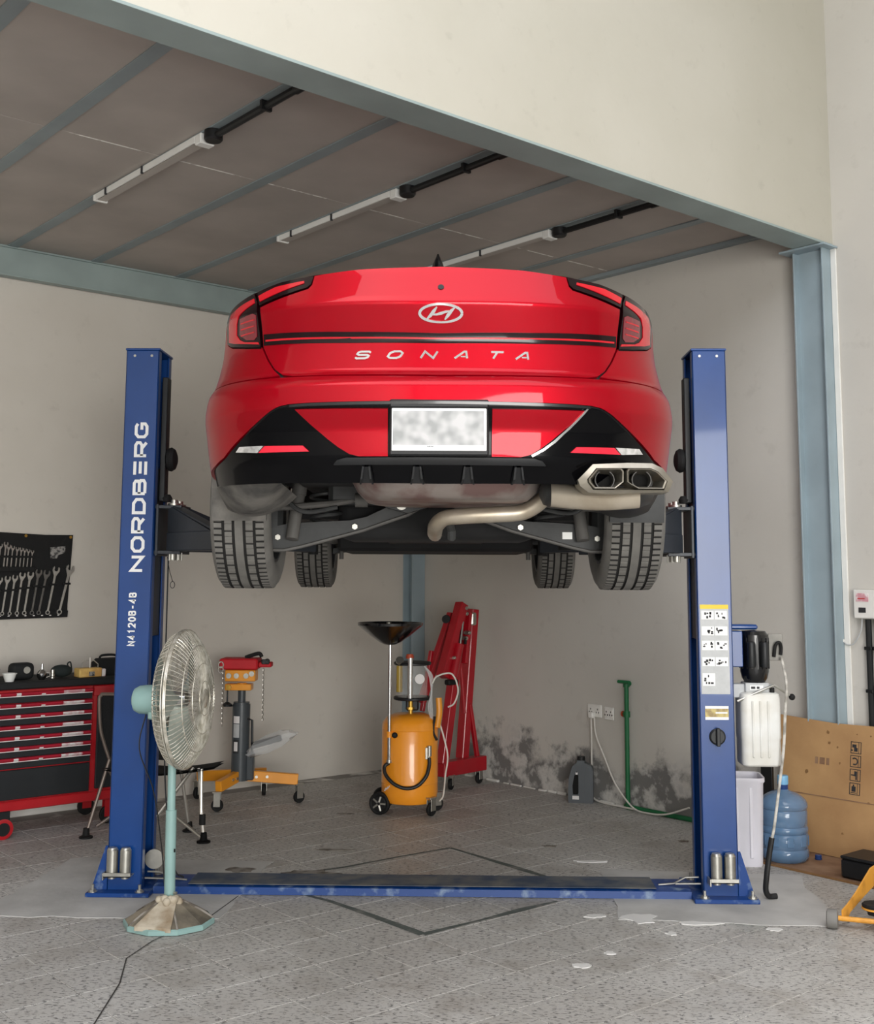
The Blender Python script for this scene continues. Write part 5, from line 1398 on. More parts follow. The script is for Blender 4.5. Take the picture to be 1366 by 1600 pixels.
mb = MB(); mb.cyl((-.135, -.155, .36), (-.135, -.155, 1.20), .012, n=14); pole = mb.build('pole', 'chrome', od)
mb = MB(); mb.cyl((-.135, -.155, .355), (-.135, -.155, .375), .018, n=12); mb.build('pole_end', 'zinc', pole)
mb = MB(); mb.cyl((-.135, -.155, .525), (-.135, -.155, .565), .022, n=14); mb.bar((-.135, -.155, .545), (-.10, -.175, .545), .03, .03, .004); mb.build('pole_clamp', 'drum_orange', od)
mb = MB(); mb.lathe([(.001, 0), (.018, 0), (.020, .012), (.012, .02), (.001, .02)], 14, M=Matrix.Translation((-.095, -.19, .545)) @ Matrix.Rotation(PI / 2, 4, 'X')); mb.build('clamp_knob', 'rubber', od)
mb = MB(); mb.lathe([(.020, 1.15), (.045, 1.155), (.075, 1.17), (.14, 1.215), (.205, 1.268), (.226, 1.285), (.228, 1.302), (.222, 1.303), (.218, 1.288), (.135, 1.225), (.07, 1.185), (.001, 1.178)], 40, M=Matrix.Translation((-.135, -.155, 0))); pan = mb.build('catch_pan', 'black_gloss', od)
mb = MB(); mb.lathe([(.001, 1.295), (.016, 1.296), (.016, 1.304), (.001, 1.306)], 14, M=Matrix.Translation((-.145, -.16, 0))); mb.build('pan_strainer', 'zinc', pan)
# clear measuring cup assembly
mb = MB(); mb.cyl((.005, -.03, .67), (.005, -.03, .765), .016, n=12); mb.cyl((.005, -.03, .70), (.005, -.03, .715), .026, n=6); mb.build('brass_valve', 'brass', od)
mb = MB(); mb.box(-.03, .06, -.03, .05, .69, .765, .01); mb.build('valve_body', 'black_plastic', od)
cupb = (.015, .0)
for z in (.765, 1.005):
    mb = MB(); mb.lathe([(.001, 0), (.128, 0), (.132, .005), (.132, .015), (.128, .02), (.001, .02)], 32, M=Matrix.Translation((cupb[0], cupb[1], z))); mb.build('cup_plate', 'black_plastic', od)
mb = MB(); mb.lathe([(.105, .785), (.105, 1.005)], 32, M=Matrix.Translation((cupb[0], cupb[1], 0)), cap=False); mb.build('measuring_cup', 'clear_tube', od)
mb = MB(); mb.cyl((-.075, -.04, .82), (-.075, -.04, 1.0), .022, n=14); mb.build('oil_column', 'amber_oil', od)
mb = MB(); mb.cyl((.005, -.12, .785), (.005, -.12, 1.06), .019, n=16); mb.build('steel_tube', 'chrome', od)
mb = MB(); mb.cyl((.0, -.11, 1.055), (.0, -.11, 1.075), .028, n=14); mb.cyl((.0, -.11, 1.075), (.0, -.11, 1.085), .024, n=14); mb.build('filler_cap', 'valve_red', od)
mb = MB(); mb.cyl((-.07, -.08, 1.03), (-.07, -.098, 1.045), .028, n=16); mb.cyl((-.07, -.07, 1.02), (-.07, -.07, 1.03), .010, n=10); mb.build('vacuum_gauge', 'zinc', od)
mb = MB(); mb.cyl((.07, -.108, .915), (.07, -.112, .915), .034, n=20); mb.build('round_label', 'label_white', od)
for k in range(3):
    mb = MB(); a = .3 + k * .25; mb.tube(spline([(.10, -.04 - .02 * k, 1.0), (.135 + .01 * k, -.05, .93), (.15, -.06 + .01 * k, .82), (.13 + .012 * k, -.07, .72), (.16, -.06, .60)], 6), .006, 7); mb.build('suction_tube', 'clear_plastic', od)
mb = MB(); mb.tube(spline([(.155, -.06, .88), (.19, -.05, .93), (.29, -.03, .945), (.335, -.02, .84), (.31, -.02, .745), (.265, -.02, .715)], 8), .006, 7); mb.build('curled_probe', 'cable_white', od)
mb = MB(); mb.tube(spline([(.20, -.03, .78), (.205, -.04, .68), (.19, -.06, .58)], 5), [.022] * 11, 10); mb.build('handle', 'orange_paint', od)
mb = MB(); mb.tube(spline([(.175, -.09, .66), (.165, -.10, .56), (.19, -.09, .50)], 5), .009, 8); mb.build('valve_lever', 'black_plastic', od)
mb = MB(); mb.cyl((.14, -.155, .40), (.14, -.155, .47), .016, n=12); mb.cyl((.135, -.15, .38), (.135, -.15, .40), .011, n=12); mb.box(.112, .13, -.165, -.145, .38, .46, .003); mb.build('hose_fitting', 'zinc', od)
mb = MB(); mb.tube(spline([(-.135, -.16, .355), (-.165, -.165, .33), (-.155, -.185, .28), (-.10, -.205, .225), (-.02, -.21, .195), (.06, -.205, .21), (.12, -.19, .27), (.14, -.165, .34), (.14, -.155, .39)], 8), .0125, 10); mb.build('drain_hose', 'hose_black', od)
mb = MB(); mb.tube(spline([(.21, -.03, .60), (.24, -.03, .50), (.265, -.03, .38), (.25, -.03, .26), (.235, -.03, .12), (.21, -.03, .08)], 6), .006, 7); mb.build('clear_hose', 'cable_white', od)
for k in range(3):
    mb = MB(); mb.bar((-.165 + k * .013, -.135 + .0 * k, .165 + .008 * k), (-.155 + k * .013, -.145, .185 + .008 * k), .006, .006); mb.build('tank_mark', 'label_white', tank)

# ---- folded engine hoist in the corner
eh = thing('engine_hoist', 'folded dark red engine crane standing in the corner', 'engine hoist', uvz(2.27, 2.25), ROOM_A + .12)
# local x = u - 2.27, y = v - 2.25
def hbar(name, a, b, wx, wy, mat='hoist_red', par=None, hint=(0, 1, 0)):
    mb = MB(); mb.bar(a, b, wx, wy, .004, hint=hint); return mb.build(name, mat, par or eh)
base = hbar('base_beam', (-.28, -.02, .155), (.22, -.02, .155), .09, .11)
for x, y, a in ((-.20, -.06, .4), (.165, -.03, .1)):
    caster(eh, x, y, .042, 'zinc', 'rubber', a, top=.11)
caster(eh, -.22, .22, .042, 'zinc', 'rubber', .2, top=.11)
leg_r = hbar('folding_leg', (.030, .03, .20), (.155, .03, 1.36), .078, .075)
mb = MB(); mb.cyl((.10, -.012, 1.27), (.10, .05, 1.27), .028, n=16); mb.build('leg_caster_wheel', 'rubber', leg_r)
mb = MB(); mb.box(.075, .135, -.035, .0, 1.235, 1.335, .01); mb.build('leg_caster_fork', 'zinc', leg_r)
hbar('leg_brace', (.165, -.01, .20), (.085, .0, .62), .035, .03)
mast = hbar('mast', (-.285, -.05, .20), (-.025, -.02, 1.36), .072, .072)
leg_l = hbar('folding_leg', (-.42, .05, .66), (-.10, .03, 1.33), .05, .06)
hbar('leg_strut', (-.43, .03, .60), (-.33, .03, 1.05), .035, .03)
boom = hbar('boom', (-.345, -.10, .86), (-.09, -.07, 1.41), .078, .078)
ram = MB(); ram.cyl((-.275, -.145, .86), (-.185, -.13, 1.10), .036, n=18); ram.cyl((-.285, -.148, .835), (-.275, -.145, .862), .030, n=18); ram.build('hydraulic_ram', 'hoist_red', eh)
mb = MB(); mb.cyl((-.185, -.13, 1.10), (-.12, -.10, 1.27), .017, n=14); mb.build('ram_rod', 'chrome', eh)
mb = MB(); mb.box(-.34, -.23, -.17, -.11, .80, .84, .01); mb.build('ram_base', 'rubber', eh)
hbar('boom_link', (-.10, -.11, .95), (.0, -.07, 1.34), .045, .03)
for p in ((-.08, -.115, 1.375), (-.12, -.15, 1.145), (-.075, -.14, 1.185), (-.035, -.08, 1.33), (-.255, -.15, 1.00)):
    mb = MB(); mb.cyl(p, (p[0], p[1] + .05, p[2]), .016, n=6); mb.cyl((p[0], p[1] - .008, p[2]), p, .009, n=10); mb.build('pin', 'zinc', eh)
mb = MB(); mb.cyl((-.22, -.02, 1.29), (-.16, .03, 1.29), .032, n=16); mb.build('leg_caster_wheel', 'rubber', eh)
mb = MB(); mb.bar((-.13, -.14, 1.10), (-.125, -.145, 1.15), .02, .012); mb.build('safety_hook', 'black_steel', eh)
hbar('rear_brace', (.02, .0, .55), (-.05, .0, 1.15), .028, .02)

# ---- oil can by the damp wall
oc = thing('oil_can', 'dark grey plastic oil canister standing by the damp wall', 'canister', (1.075, 2.55, 0), -0.20)
body = [(-.085, 0), (.085, 0), (.09, .01), (.09, .235), (.078, .262), (.03, .285), (.03, .30), (-.025, .30), (-.025, .285), (-.06, .255), (-.085, .17), (-.09, .10), (-.09, .01)]
hole = [(-.055, .06), (-.02, .06), (-.015, .075), (-.015, .20), (-.028, .225), (-.045, .19), (-.058, .12)]
mb = MB(); mb.prism(body, -.038, .038, plane='xz'); cb_ = mb.build('can_body', 'can_grey', oc)
mb = MB(); mb.prism(hole, -.0395, .0395, plane='xz'); mb.build('painted_gap', 'soot_gap_black', oc)  # solid black plug painted as the shaded handle opening
mb = MB(); mb.prism([(.005, .02), (.03, .02), (.03, .26), (.015, .265), (.005, .24)], -.0415, .0415, plane='xz'); mb.prism([(.05, .02), (.07, .02), (.07, .25), (.05, .255)], -.0415, .0415, plane='xz'); mb.build('can_rib', 'can_grey', cb_)
mb = MB(); mb.cyl((.003, 0, .30), (.003, 0, .325), .028, n=18); mb.build('can_cap', 'black_plastic', oc)
mb = MB(); mb.box(-.06, -.012, -.0405, -.038, .025, .05); mb.box(-.035, -.02, -.0405, -.038, .20, .215); mb.build('can_label', 'label_white', oc)

# ---- green water pipe with valve, two sockets, cable
gp = room_thing('water_pipe', 'green plastic water pipe rising from the floor of the right wall', 'pipe', U_RIGHT, .82)
mb = MB(); mb.tube([(-.035, 0, .012), (-.035, 0, .86)], .0165, 12); riser = mb.build('riser', 'pipe_green', gp)
mb = MB(); mb.tube([(-.03, .03, .018), (-.035, -.1, .016), (-.045, -.95, .016)], .0165, 12); mb.build('floor_run', 'pipe_green', gp)
mb = MB(); mb.tube([(-.035, .0, .03), (-.035, .0, .012), (-.035, -.03, .012)], .0205, 12); mb.build('elbow', 'pipe_green', gp)
mb = MB(); mb.cyl((-.035, 0, .845), (-.035, 0, .885), .024, n=16); mb.cyl((-.035, .0, .868), (0, .0, .868), .018, n=12); mb.cyl((-.065, -.05, .882), (-.065, .05, .882), .012, n=10); mb.build('top_tee', 'pipe_green', gp)
mb = MB(); mb.cyl((-.035, 0, .635), (-.035, 0, .675), .024, n=14); mb.cyl((-.035, .0, .655), (-.035, .035, .655), .012, n=10); mb.build('valve', 'pipe_green', gp)
mb = MB(); mb.lathe([(.001, 0), (.020, 0), (.020, .010), (.001, .010)], 12, M=Matrix.Translation((-.035, .03, .655)) @ Matrix.Rotation(-PI / 2, 4, 'X')); mb.build('valve_knob', 'valve_red', gp)
def socket_plate(v, z, w_, h_, label):
    s = room_thing('wall_socket', label, 'socket', U_RIGHT, v, z=z, group='wall sockets by the green pipe')
    mb = MB(); mb.box(-.012, -.0005, -w_ / 2, w_ / 2, -h_ / 2, h_ / 2, .003); mb.build('face_plate', 'socket_white', s)
    for y in (-w_ / 4, w_ / 4):
        mb = MB(); mb.box(-.0145, -.011, y - w_ * .16, y + w_ * .16, -h_ * .28, h_ * .28, .001); sw = mb.build('insert', 'socket_white', s)
        for k, (dy, dz) in enumerate(((0, .012), (-.011, -.01), (.011, -.01))):
            mb = MB(); mb.box(-.0152, -.013, y + dy - .0035, y + dy + .0035, dz - .006, dz + .006); mb.build('pin_slot', 'ink', sw)
socket_plate(1.150, .648, .135, .09, 'white double wall socket with cables plugged in, farther from the green pipe')
socket_plate(1.010, .640, .085, .09, 'white wall socket nearer to the green pipe')
wc = room_thing('socket_cable', 'thin white cables dropping from the sockets to the floor', 'cable', U_RIGHT, 1.1)
mb = MB(); mb.tube(spline([(-.02, .075, .60), (-.018, .075, .35), (-.018, .075, .10), (-.03, .05, .03), (-.04, -.05, .012), (-.05, -.22, .012), (-.055, -.36, .012)], 8), .007, 8); mb.build('cable_run', 'cable_white', wc)
mb = MB(); mb.tube(spline([(-.02, .045, .61), (-.03, .02, .48), (-.05, -.08, .33), (-.07, -.20, .16), (-.08, -.36, .03), (-.085, -.5, .012), (-.085, -.66, .03), (-.08, -.85, .10)], 8), .006, 8); mb.build('cable_run', 'cable_white', wc)
mb = MB(); mb.box(-.045, -.010, .04, .085, .595, .64, .006); mb.build('plug', 'socket_white', wc)
# ------------------------------------------------------------------ pedestal fan in front of the left post
pm('fan_green', (140, 172, 168), 0.42, var=0.08, vs=6)
pm('fan_wire', (226, 222, 210), 0.35, metal=0.45, rgb2=(176, 170, 154), vs=30, thr=(0.4, 0.65))
pm('fan_blade', (188, 196, 186), 0.35, metal=0.3, var=0.08)
pm('fan_base_dirty', (150, 140, 122), 0.8, rgb2=(92, 86, 76), vs=7, thr=(0.35, 0.65), det=8, bump=0.3, bs=40)
pm('cement_mortar', (188, 178, 160), 0.9, rgb2=(146, 128, 104), vs=9, thr=(0.4, 0.65), bump=0.5, bs=30)
fan = thing('pedestal_fan', 'pale green pedestal fan with wire cage standing before the left lift post', 'fan', (-1.165, -0.50, 0), 0.0)
N8 = 10
def oct_(r, z, tw=.1): return [Vector((r * math.cos(2 * PI * k / N8 + tw), r * .94 * math.sin(2 * PI * k / N8 + tw), z)) for k in range(N8)]
mb = MB(); mb.grid([oct_(.20, .0), oct_(.212, .004), oct_(.212, .022), oct_(.204, .028)], closed=True); mb.add(oct_(.20, .0), [list(range(N8))]); rim_ = mb.build('base_rim', 'fan_green', fan, ang=20)
mb = MB(); mb.grid([oct_(.204, .026), oct_(.150, .060), oct_(.075, .100), oct_(.050, .112)], closed=True); mb.add(oct_(.050, .112), [list(range(N8))]); bs_ = mb.build('base', 'fan_base_dirty', fan, ang=12)
for k in range(N8):
    a = 2 * PI * k / N8 + .1; mb = MB()
    if k % 2: continue
    mb.tube([(.206 * math.cos(a), .206 * .94 * math.sin(a), .028), (.150 * math.cos(a), .15 * .94 * math.sin(a), .063), (.06 * math.cos(a), .06 * .94 * math.sin(a), .110)], .005, 6); mb.build('base_rib', 'drain_rust', bs_)
rnd = random.Random(3); mb = MB()
for k in range(9):
    a = -2.6 + k * .27; r = rnd.uniform(.045, .07); mb.sphere((r * math.cos(a), r * math.sin(a), .108 + rnd.uniform(0, .02)), rnd.uniform(.014, .024), 8)
mb.sphere((0, 0, .105), .06, 12, sc=(1, 1, .5)); mt_ = mb.build('mortar', 'cement_mortar', fan, ang=50)
mb = MB(); tri = [Vector((-.115, -.175, .040)), Vector((.055, -.19, .036)), Vector((.045, -.05, .118)), Vector((-.03, -.045, .118))]
mb.add(tri + [p + Vector((0, 0, -.02)) for p in tri], [[0, 1, 2, 3], [0, 1, 5, 4], [1, 2, 6, 5], [3, 0, 4, 7]]); mb.build('mortar_skirt', 'cement_mortar', fan)
mb = MB(); mb.cyl((0, 0, .11), (-.005, 0, .52), .0255, n=18); mb.tube([(-.005, 0, .52), (-.008, .0, .78), (-.03, .01, .86), (-.075, .01, .93), (-.085, .005, .975)], .0195, 14); pole_ = mb.build('pole', 'fan_green', fan)
mb = MB(); mb.cyl((.022, -.01, .145), (.036, -.016, .145), .007, n=8); mb.build('pole_screw', 'zinc', pole_)
mb = MB(); mb.box(.018, .024, -.02, -.014, .33, .345); mb.build('pole_slot', 'soot_gap_black', pole_)
# motor: axis along +x, a little turned away from the lens
HZ = 1.035
AX = Matrix.Translation((-.005, 0, HZ)) @ Matrix.Rotation(math.radians(-5), 4, 'Z') @ Matrix.Rotation(math.radians(-2), 4, 'Y') @ Matrix.Rotation(PI / 2, 4, 'Y')
mb = MB(); mb.lathe([(.001, -.205), (.035, -.203), (.055, -.193), (.066, -.172), (.069, -.14), (.068, -.06), (.062, -.045), (.001, -.045)], 28, M=AX); mot = mb.build('motor', 'fan_green', fan)
mb = MB(); mb.cyl(AX @ Vector((.02, -.02, -.085)), AX @ Vector((.105, -.02, -.085)), .004, n=8); p_ = AX @ Vector((-.066, 0, -.075)); mb = MB(); mb.cyl(p_, p_ + Vector((0, 0, .032)), .008, n=12); mb.cyl(p_ + Vector((0, 0, .03)), p_ + Vector((0, 0, .036)), .014, n=14); mb.build('oscillation_knob', 'label_white', mot)
mb = MB(); mb.box(-.125, -.055, -.03, .04, HZ - .095, HZ - .045, .006); mb.build('neck', 'fan_green', fan)
RC = .325
# rear cage, front cage
def ring_pts(r, z, n=48): return [AX @ Vector((r * math.cos(2 * PI * k / n), r * math.sin(2 * PI * k / n), z)) for k in range(n)]
mb = MB()
for r, z, t in ((RC, .055, .0045), (RC, .043, .003), (.24, -.025, .003), (.12, -.050, .003)): mb.tube(ring_pts(r, z), t, 6, closed=True)
for k in range(84):
    a = 2 * PI * k / 84; c, s_ = math.cos(a), math.sin(a)
    pts = [(.075, -.053), (.14, -.049), (.21, -.038), (.265, -.018), (.305, .008), (RC, .045)]
    mb.tube([AX @ Vector((r * c, r * s_, z)) for r, z in pts], .0021, 4, caps=False)
tag(mb.build('rear_cage', 'fan_wire', fan, ang=60), 'wire guard behind the blades', kind='stuff')
mb = MB()
for r, z, t in ((RC, .062, .0045), (.25, .118, .0025), (.165, .140, .003), (.08, .148, .003)): mb.tube(ring_pts(r, z), t, 6, closed=True)
for k in range(84):
    a = 2 * PI * k / 84; c, s_ = math.cos(a), math.sin(a)
    pts = [(.045, .149), (.115, .146), (.165, .140), (.215, .129), (.265, .108), (.305, .082), (RC, .06)]
    mb.tube([AX @ Vector((r * c, r * s_, z)) for r, z in pts], .0021, 4, caps=False)
tag(mb.build('front_cage', 'fan_wire', fan, ang=60), 'wire guard before the blades', kind='stuff')
mb = MB(); mb.lathe([(.001, .154), (.030, .153), (.045, .149), (.045, .144), (.001, .144)], 24, M=AX); mb.build('cage_badge', 'fan_wire', fan)
mb = MB(); mb.lathe([(.001, .075), (.022, .072), (.036, .060), (.040, .04), (.040, -.01), (.001, -.01)], 24, M=AX); mb.build('blade_hub', 'chrome', fan)
for b in range(3):
    rows_ = []
    for i in range(8):
        r = .035 + (.300 - .035) * i / 7; wdt = .55 + .35 * math.sin(min(1, i / 5) * PI / 2)
        row = []
        for j in range(7):
            f = j / 6 - .5; a = 2 * PI * b / 3 + f * wdt * 1.25 + .25 * (i / 7); z = .02 + f * .075 * (1 - .35 * i / 7)
            row.append(AX @ Vector((r * math.cos(a), r * math.sin(a), z)))
        rows_.append(row)
    mb = MB(); mb.grid(rows_); mb.grid([[p + AX.to_3x3() @ Vector((0, 0, .002)) for p in r] for r in rows_]); mb.build('blade', 'fan_blade', fan, ang=60)
mb = MB(); mb.tube(spline([AX @ Vector((.06, .0, -.14)), Vector((-.17, .01, .80)), Vector((-.10, .03, .60)), Vector((-.06, .05, .35)), Vector((-.035, .04, .16))], 8), .0032, 6); mb.build('power_cord', 'hose_black', fan)

# ------------------------------------------------------------------ right side: bin, bottle, cardboard, trolley jack, wall box
pm('bin_white', (232, 230, 238), 0.45, var=0.04)
pm('bottle_blue', (110, 146, 182), 0.08, var=0.12, vs=9, alpha=0.62, coat=0.6)
pm('bottle_cap', (128, 186, 224), 0.4, var=0.06)
pm('bottle_neck', (40, 66, 120), 0.25, var=0.1)
pm('cardboard', (184, 146, 100), 0.85, rgb2=(160, 122, 82), vs=3.0, thr=(0.35, 0.7), det=9, bump=0.08, bs=60)
pm('cardboard_dark', (120, 88, 64), 0.9, rgb2=(152, 122, 96), vs=6, thr=(0.35, 0.65), det=8)
pm('stain_brown', (132, 98, 62), 0.9, var=0.2)
pm('jack_yellow', (226, 160, 62), 0.45, rgb2=(180, 122, 48), vs=12, thr=(0.5, 0.75))
pm('wheel_grey', (128, 126, 122), 0.7, var=0.15)
pm('box_red', (190, 60, 60), 0.5)
bn = thing('plastic_bin', 'tall white plastic bin standing behind the right lift post', 'bin', (1.82, .80, 0), -0.1)
mb = MB(); rows_ = []
for z, s in ((0.0, .86), (.012, .90), (.46, 1.0), (.470, 1.06), (.492, 1.06), (.490, .97), (.46, .95), (.02, .84)): rows_.append([Vector((x * s, y * s, z)) for x, y in rrect(.235, .24, .045, 5)])
mb.grid(rows_, closed=True); mb.add(rows_[0], [list(range(len(rows_[0])))]); mb.add(rows_[-1], [list(range(len(rows_[-1])))]); b_ = mb.build('bin_body', 'bin_white', bn, ang=40)
for x in (-.05, .03):
    mb = MB(); mb.box(x, x + .02, -.122, -.108, .05, .44, .004); mb.build('bin_rib', 'bin_white', b_)
# upright dark board edge behind the bin
bd = room_thing('black_board', 'narrow black board leaning between the bin and the cardboard', 'board', 2.36, -.47)
mb = MB(); mb.box(-.012, .012, -.04, .04, 0, .70, .003); mb.build('board_panel', 'black_plastic', bd); mb = MB(); mb.box(-.014, .014, -.042, .042, .66, .70, .003); mb.build('board_cap', 'black_steel', bd)
# floor sheet of cardboard with the leaning sheet standing on it
fs_ = room_thing('cardboard_floor_sheet', 'dirty brown cardboard sheet lying flat on the floor at the right wall', 'cardboard', 2.27, -1.05)
mb = MB(); mb.prism(wobble([(-.33, -1.2), (.31, -1.2), (.31, .52), (-.30, .50)], .15, .008, 9), .001, .007); mb.build('sheet', 'cardboard_dark', fs_, ang=0)
mb = MB(); mb.prism([(-.334, -1.2), (-.318, -1.2), (-.296, .49), (-.312, .49)], .0005, .0095); mb.build('torn_edge', 'stain_brown', fs_, ang=0)
cbx = room_thing('cardboard_sheet', 'large flattened brown cardboard box leaning against the right wall', 'cardboard', 2.40, -.50)
LEAN = Matrix.Rotation(math.radians(8), 4, 'Y')
mb = MB(); mb.prism(wobble([(-1.45, .008), (-.06, .008), (.03, .785), (-.35, .768), (-.70, .778), (-1.45, .79)], .2, .004, 12), -.006, .006, plane='yz', M=LEAN); sh_ = mb.build('sheet', 'cardboard', cbx, ang=0)
mb = MB(); mb.box(-.0085, -.0058, -1.45, .0, .333, .339, M=LEAN); mb.build('fold_line', 'cardboard_dark', sh_)
rnd = random.Random(8)
for k in range(12):
    y, z, a = rnd.uniform(-.75, -.05), rnd.uniform(.06, .74), rnd.uniform(.005, .014); q = [(y + a * rnd.uniform(.5, 1.2) * math.cos(2 * PI * i / 9), z + a * rnd.uniform(.5, 1.2) * math.sin(2 * PI * i / 9)) for i in range(9)]
    mb = MB(); mb.prism(q, -.0068, -.0058, plane='yz', M=LEAN); mb.build('stain', 'stain_brown', sh_, ang=0)
# printed handling marks: four boxed pictograms one below another
for k in range(4):
    zc = .640 - k * .078; y0 = -.50
    mb = MB(); B = lambda a, b, c, d: mb.box(-.0072, -.0058, y0 + min(a, b), y0 + max(a, b), zc + c, zc + d, M=LEAN)
    B(-.034, .034, .030, .034); B(-.034, .034, -.034, -.030); B(-.034, -.030, -.034, .034); B(.030, .034, -.034, .034); B(-.018, -.0155, -.030, .030)
    if k == 0: B(-.002, .024, .0, .018); B(-.010, .012, -.022, .0); B(.02, .03, -.02, -.012)
    if k == 1:
        for i in range(9):
            a = 1.0 + i * .5; B(.006 + .018 * math.cos(a) - .004, .006 + .018 * math.cos(a) + .004, .018 * math.sin(a) - .004, .018 * math.sin(a) + .004)
    if k == 2: B(-.012, .006, -.006, .022); B(.006, .026, -.004, .003); B(-.012, -.002, -.026, -.006)
    if k == 3: B(-.006, .020, -.016, .014); B(.004, .012, .014, .024); B(-.012, .026, -.024, -.020)
    mb.build('handling_mark', 'ink', sh_, ang=0)
for a_, b_2 in ((-.235, -.255), (-.265, -.30), (-.31, -.33)):
    mb = MB(); mb.box(-.0070, -.0058, b_2, a_, .52, .56, M=LEAN); mb.build('faded_print', 'cardboard_dark', sh_, ang=0)
# water bottle
wb = thing('water_bottle', 'large blue ribbed water cooler bottle standing before the cardboard', 'bottle', (2.08, .86, .008), 0.3)
R = .135
prof = [(.001, .006), (.09, .004), (.115, .0), (R - .004, .014), (R, .03), (R, .062), (R - .006, .070), (R - .004, .078), (R - .001, .085), (R - .001, .150), (R - .008, .156), (R, .166), (R, .186), (R - .008, .196), (R - .003, .204), (R - .003, .278), (R - .008, .288), (R, .296), (R, .318), (R - .01, .340), (R - .035, .362), (.070, .378), (.036, .388), (.027, .396), (.026, .418)]
mb = MB(); mb.lathe(prof, 44); wbb = mb.build('bottle_body', 'bottle_blue', wb, ang=50)
mb = MB(); mb.lathe([(.0275, .392), (.029, .396), (.029, .425), (.026, .425)], 24, cap=False); mb.build('bottle_neck', 'bottle_neck', wb)
mb = MB(); mb.lathe([(.030, .422), (.031, .425), (.031, .466), (.029, .472), (.001, .473)], 24); mb.build('bottle_cap', 'bottle_cap', wb)
for k in range(10):
    a = 2 * PI * k / 10; mb = MB(); mb.box(R - .004, R + .0015, -.020, .020, .09, .145, .003, M=Matrix.Rotation(a, 4, 'Z')); mb.build('embossed_panel', 'bottle_blue', wbb)
# yellow trolley jack at the right edge
tjk = thing('trolley_jack', 'worn yellow trolley jack cut off by the right edge of the picture', 'trolley jack', (1.995, -.46, 0), 0.0)
for sx_ in (0, 1):
    mb = MB(); x = sx_ * .30
    mb.lathe([(.001, -.026), (.030, -.026), (.042, -.022), (.044, -.01), (.044, .01), (.042, .022), (.030, .026), (.001, .026)], 22, M=Matrix.Translation((-.055 + x * 1.0, .012 - .10 * sx_, .044)) @ Matrix.Rotation(-.35, 4, 'Z') @ Matrix.Rotation(PI / 2, 4, 'Y')); mb.build('front_wheel', 'wheel_grey', tjk)
mb = MB(); mb.tube([(-.03, .02, .045), (.27, -.085, .045)], .012, 10); mb.build('front_axle', 'jack_yellow', tjk)
def side_plate(o0, nm='side_frame'):
    mb = MB(); d = Vector((.66, .75, 0)).normalized(); n = Vector((d.y, -d.x, 0)) * .004
    q = [(0, .02), (0, .07), (.06, .085), (.16, .12), (.34, .20), (.46, .21), (.62, .19), (.62, .10), (.40, .12), (.24, .085), (.08, .045), (.05, .02)]
    vs = [o0 + d * a + Vector((0, 0, b)) + n for a, b in q] + [o0 + d * a + Vector((0, 0, b)) - n for a, b in q]; k_ = len(q)
    mb.add(vs, [list(range(k_)), list(range(k_, 2 * k_))] + [[i, (i + 1) % k_, k_ + (i + 1) % k_, k_ + i] for i in range(k_)]); return mb.build(nm, 'jack_yellow', tjk)
side_plate(Vector((-.005, .02, .01))); side_plate(Vector((.235, -.065, .01)))
mb = MB(); mb.lathe([(.001, 0), (.045, 0), (.062, .012), (.066, .03), (.060, .036), (.045, .034), (.001, .030)], 26, M=Matrix.Translation((.155, .02, .075))); sdl = mb.build('saddle', 'rubber', tjk)
mb = MB(); mb.lathe([(.052, .0), (.0665, .002), (.0665, .010), (.052, .010)], 26, M=Matrix.Translation((.155, .02, .085)), cap=False); mb.build('saddle_ring', 'jack_yellow', sdl)
mb = MB(); mb.bar((.155, .03, .07), (.42, .32, .12), .05, .09, .006, hint=(0, 0, 1)); mb.build('lift_arm', 'black_steel', tjk)
for x, y in ((.35, .40), (.58, .31)):
    mb = MB(); mb.cyl((x - .012, y, .035), (x + .012, y - .004, .035), .035, n=16); mb.build('rear_wheel', 'wheel_grey', tjk)
mb = MB(); mb.bar((.34, .42, .06), (.60, .32, .06), .03, .04, .004); mb.build('rear_axle', 'black_steel', tjk)
# black crate edge at the far right
bk_ = room_thing('black_tool_case', 'black ribbed plastic case at the far right edge on the cardboard sheet', 'case', 2.12, -1.32, z=.0075)
mb = MB(); mb.box(-.12, .12, -.16, .16, 0, .10, .012); cs_ = mb.build('case_body', 'black_plastic', bk_)
for k in range(5):
    mb = MB(); mb.box(-.10 + k * .045, -.08 + k * .045, .158, .166, .01, .09, .003); mb.build('case_rib', 'black_plastic', cs_)
mb = MB(); mb.box(-.12, .12, -.16, .16, .10, .118, .006); mb.build('case_lid', 'black_steel', bk_)
bc = room_thing('bottle_top', 'small blue bottle cap lying at the foot of the leaning cardboard', 'cap', 2.27, -.86, z=.0075)
mb = MB(); mb.lathe([(.001, .0), (.018, .0), (.019, .004), (.019, .024), (.016, .028), (.001, .028)], 16); mb.build('cap_shell', 'bottle_neck', bc); mb = MB(); mb.lathe([(.0185, .002), (.0205, .003), (.0205, .008), (.0185, .009)], 16, cap=False); mb.build('cap_ring', 'bottle_neck', bc)
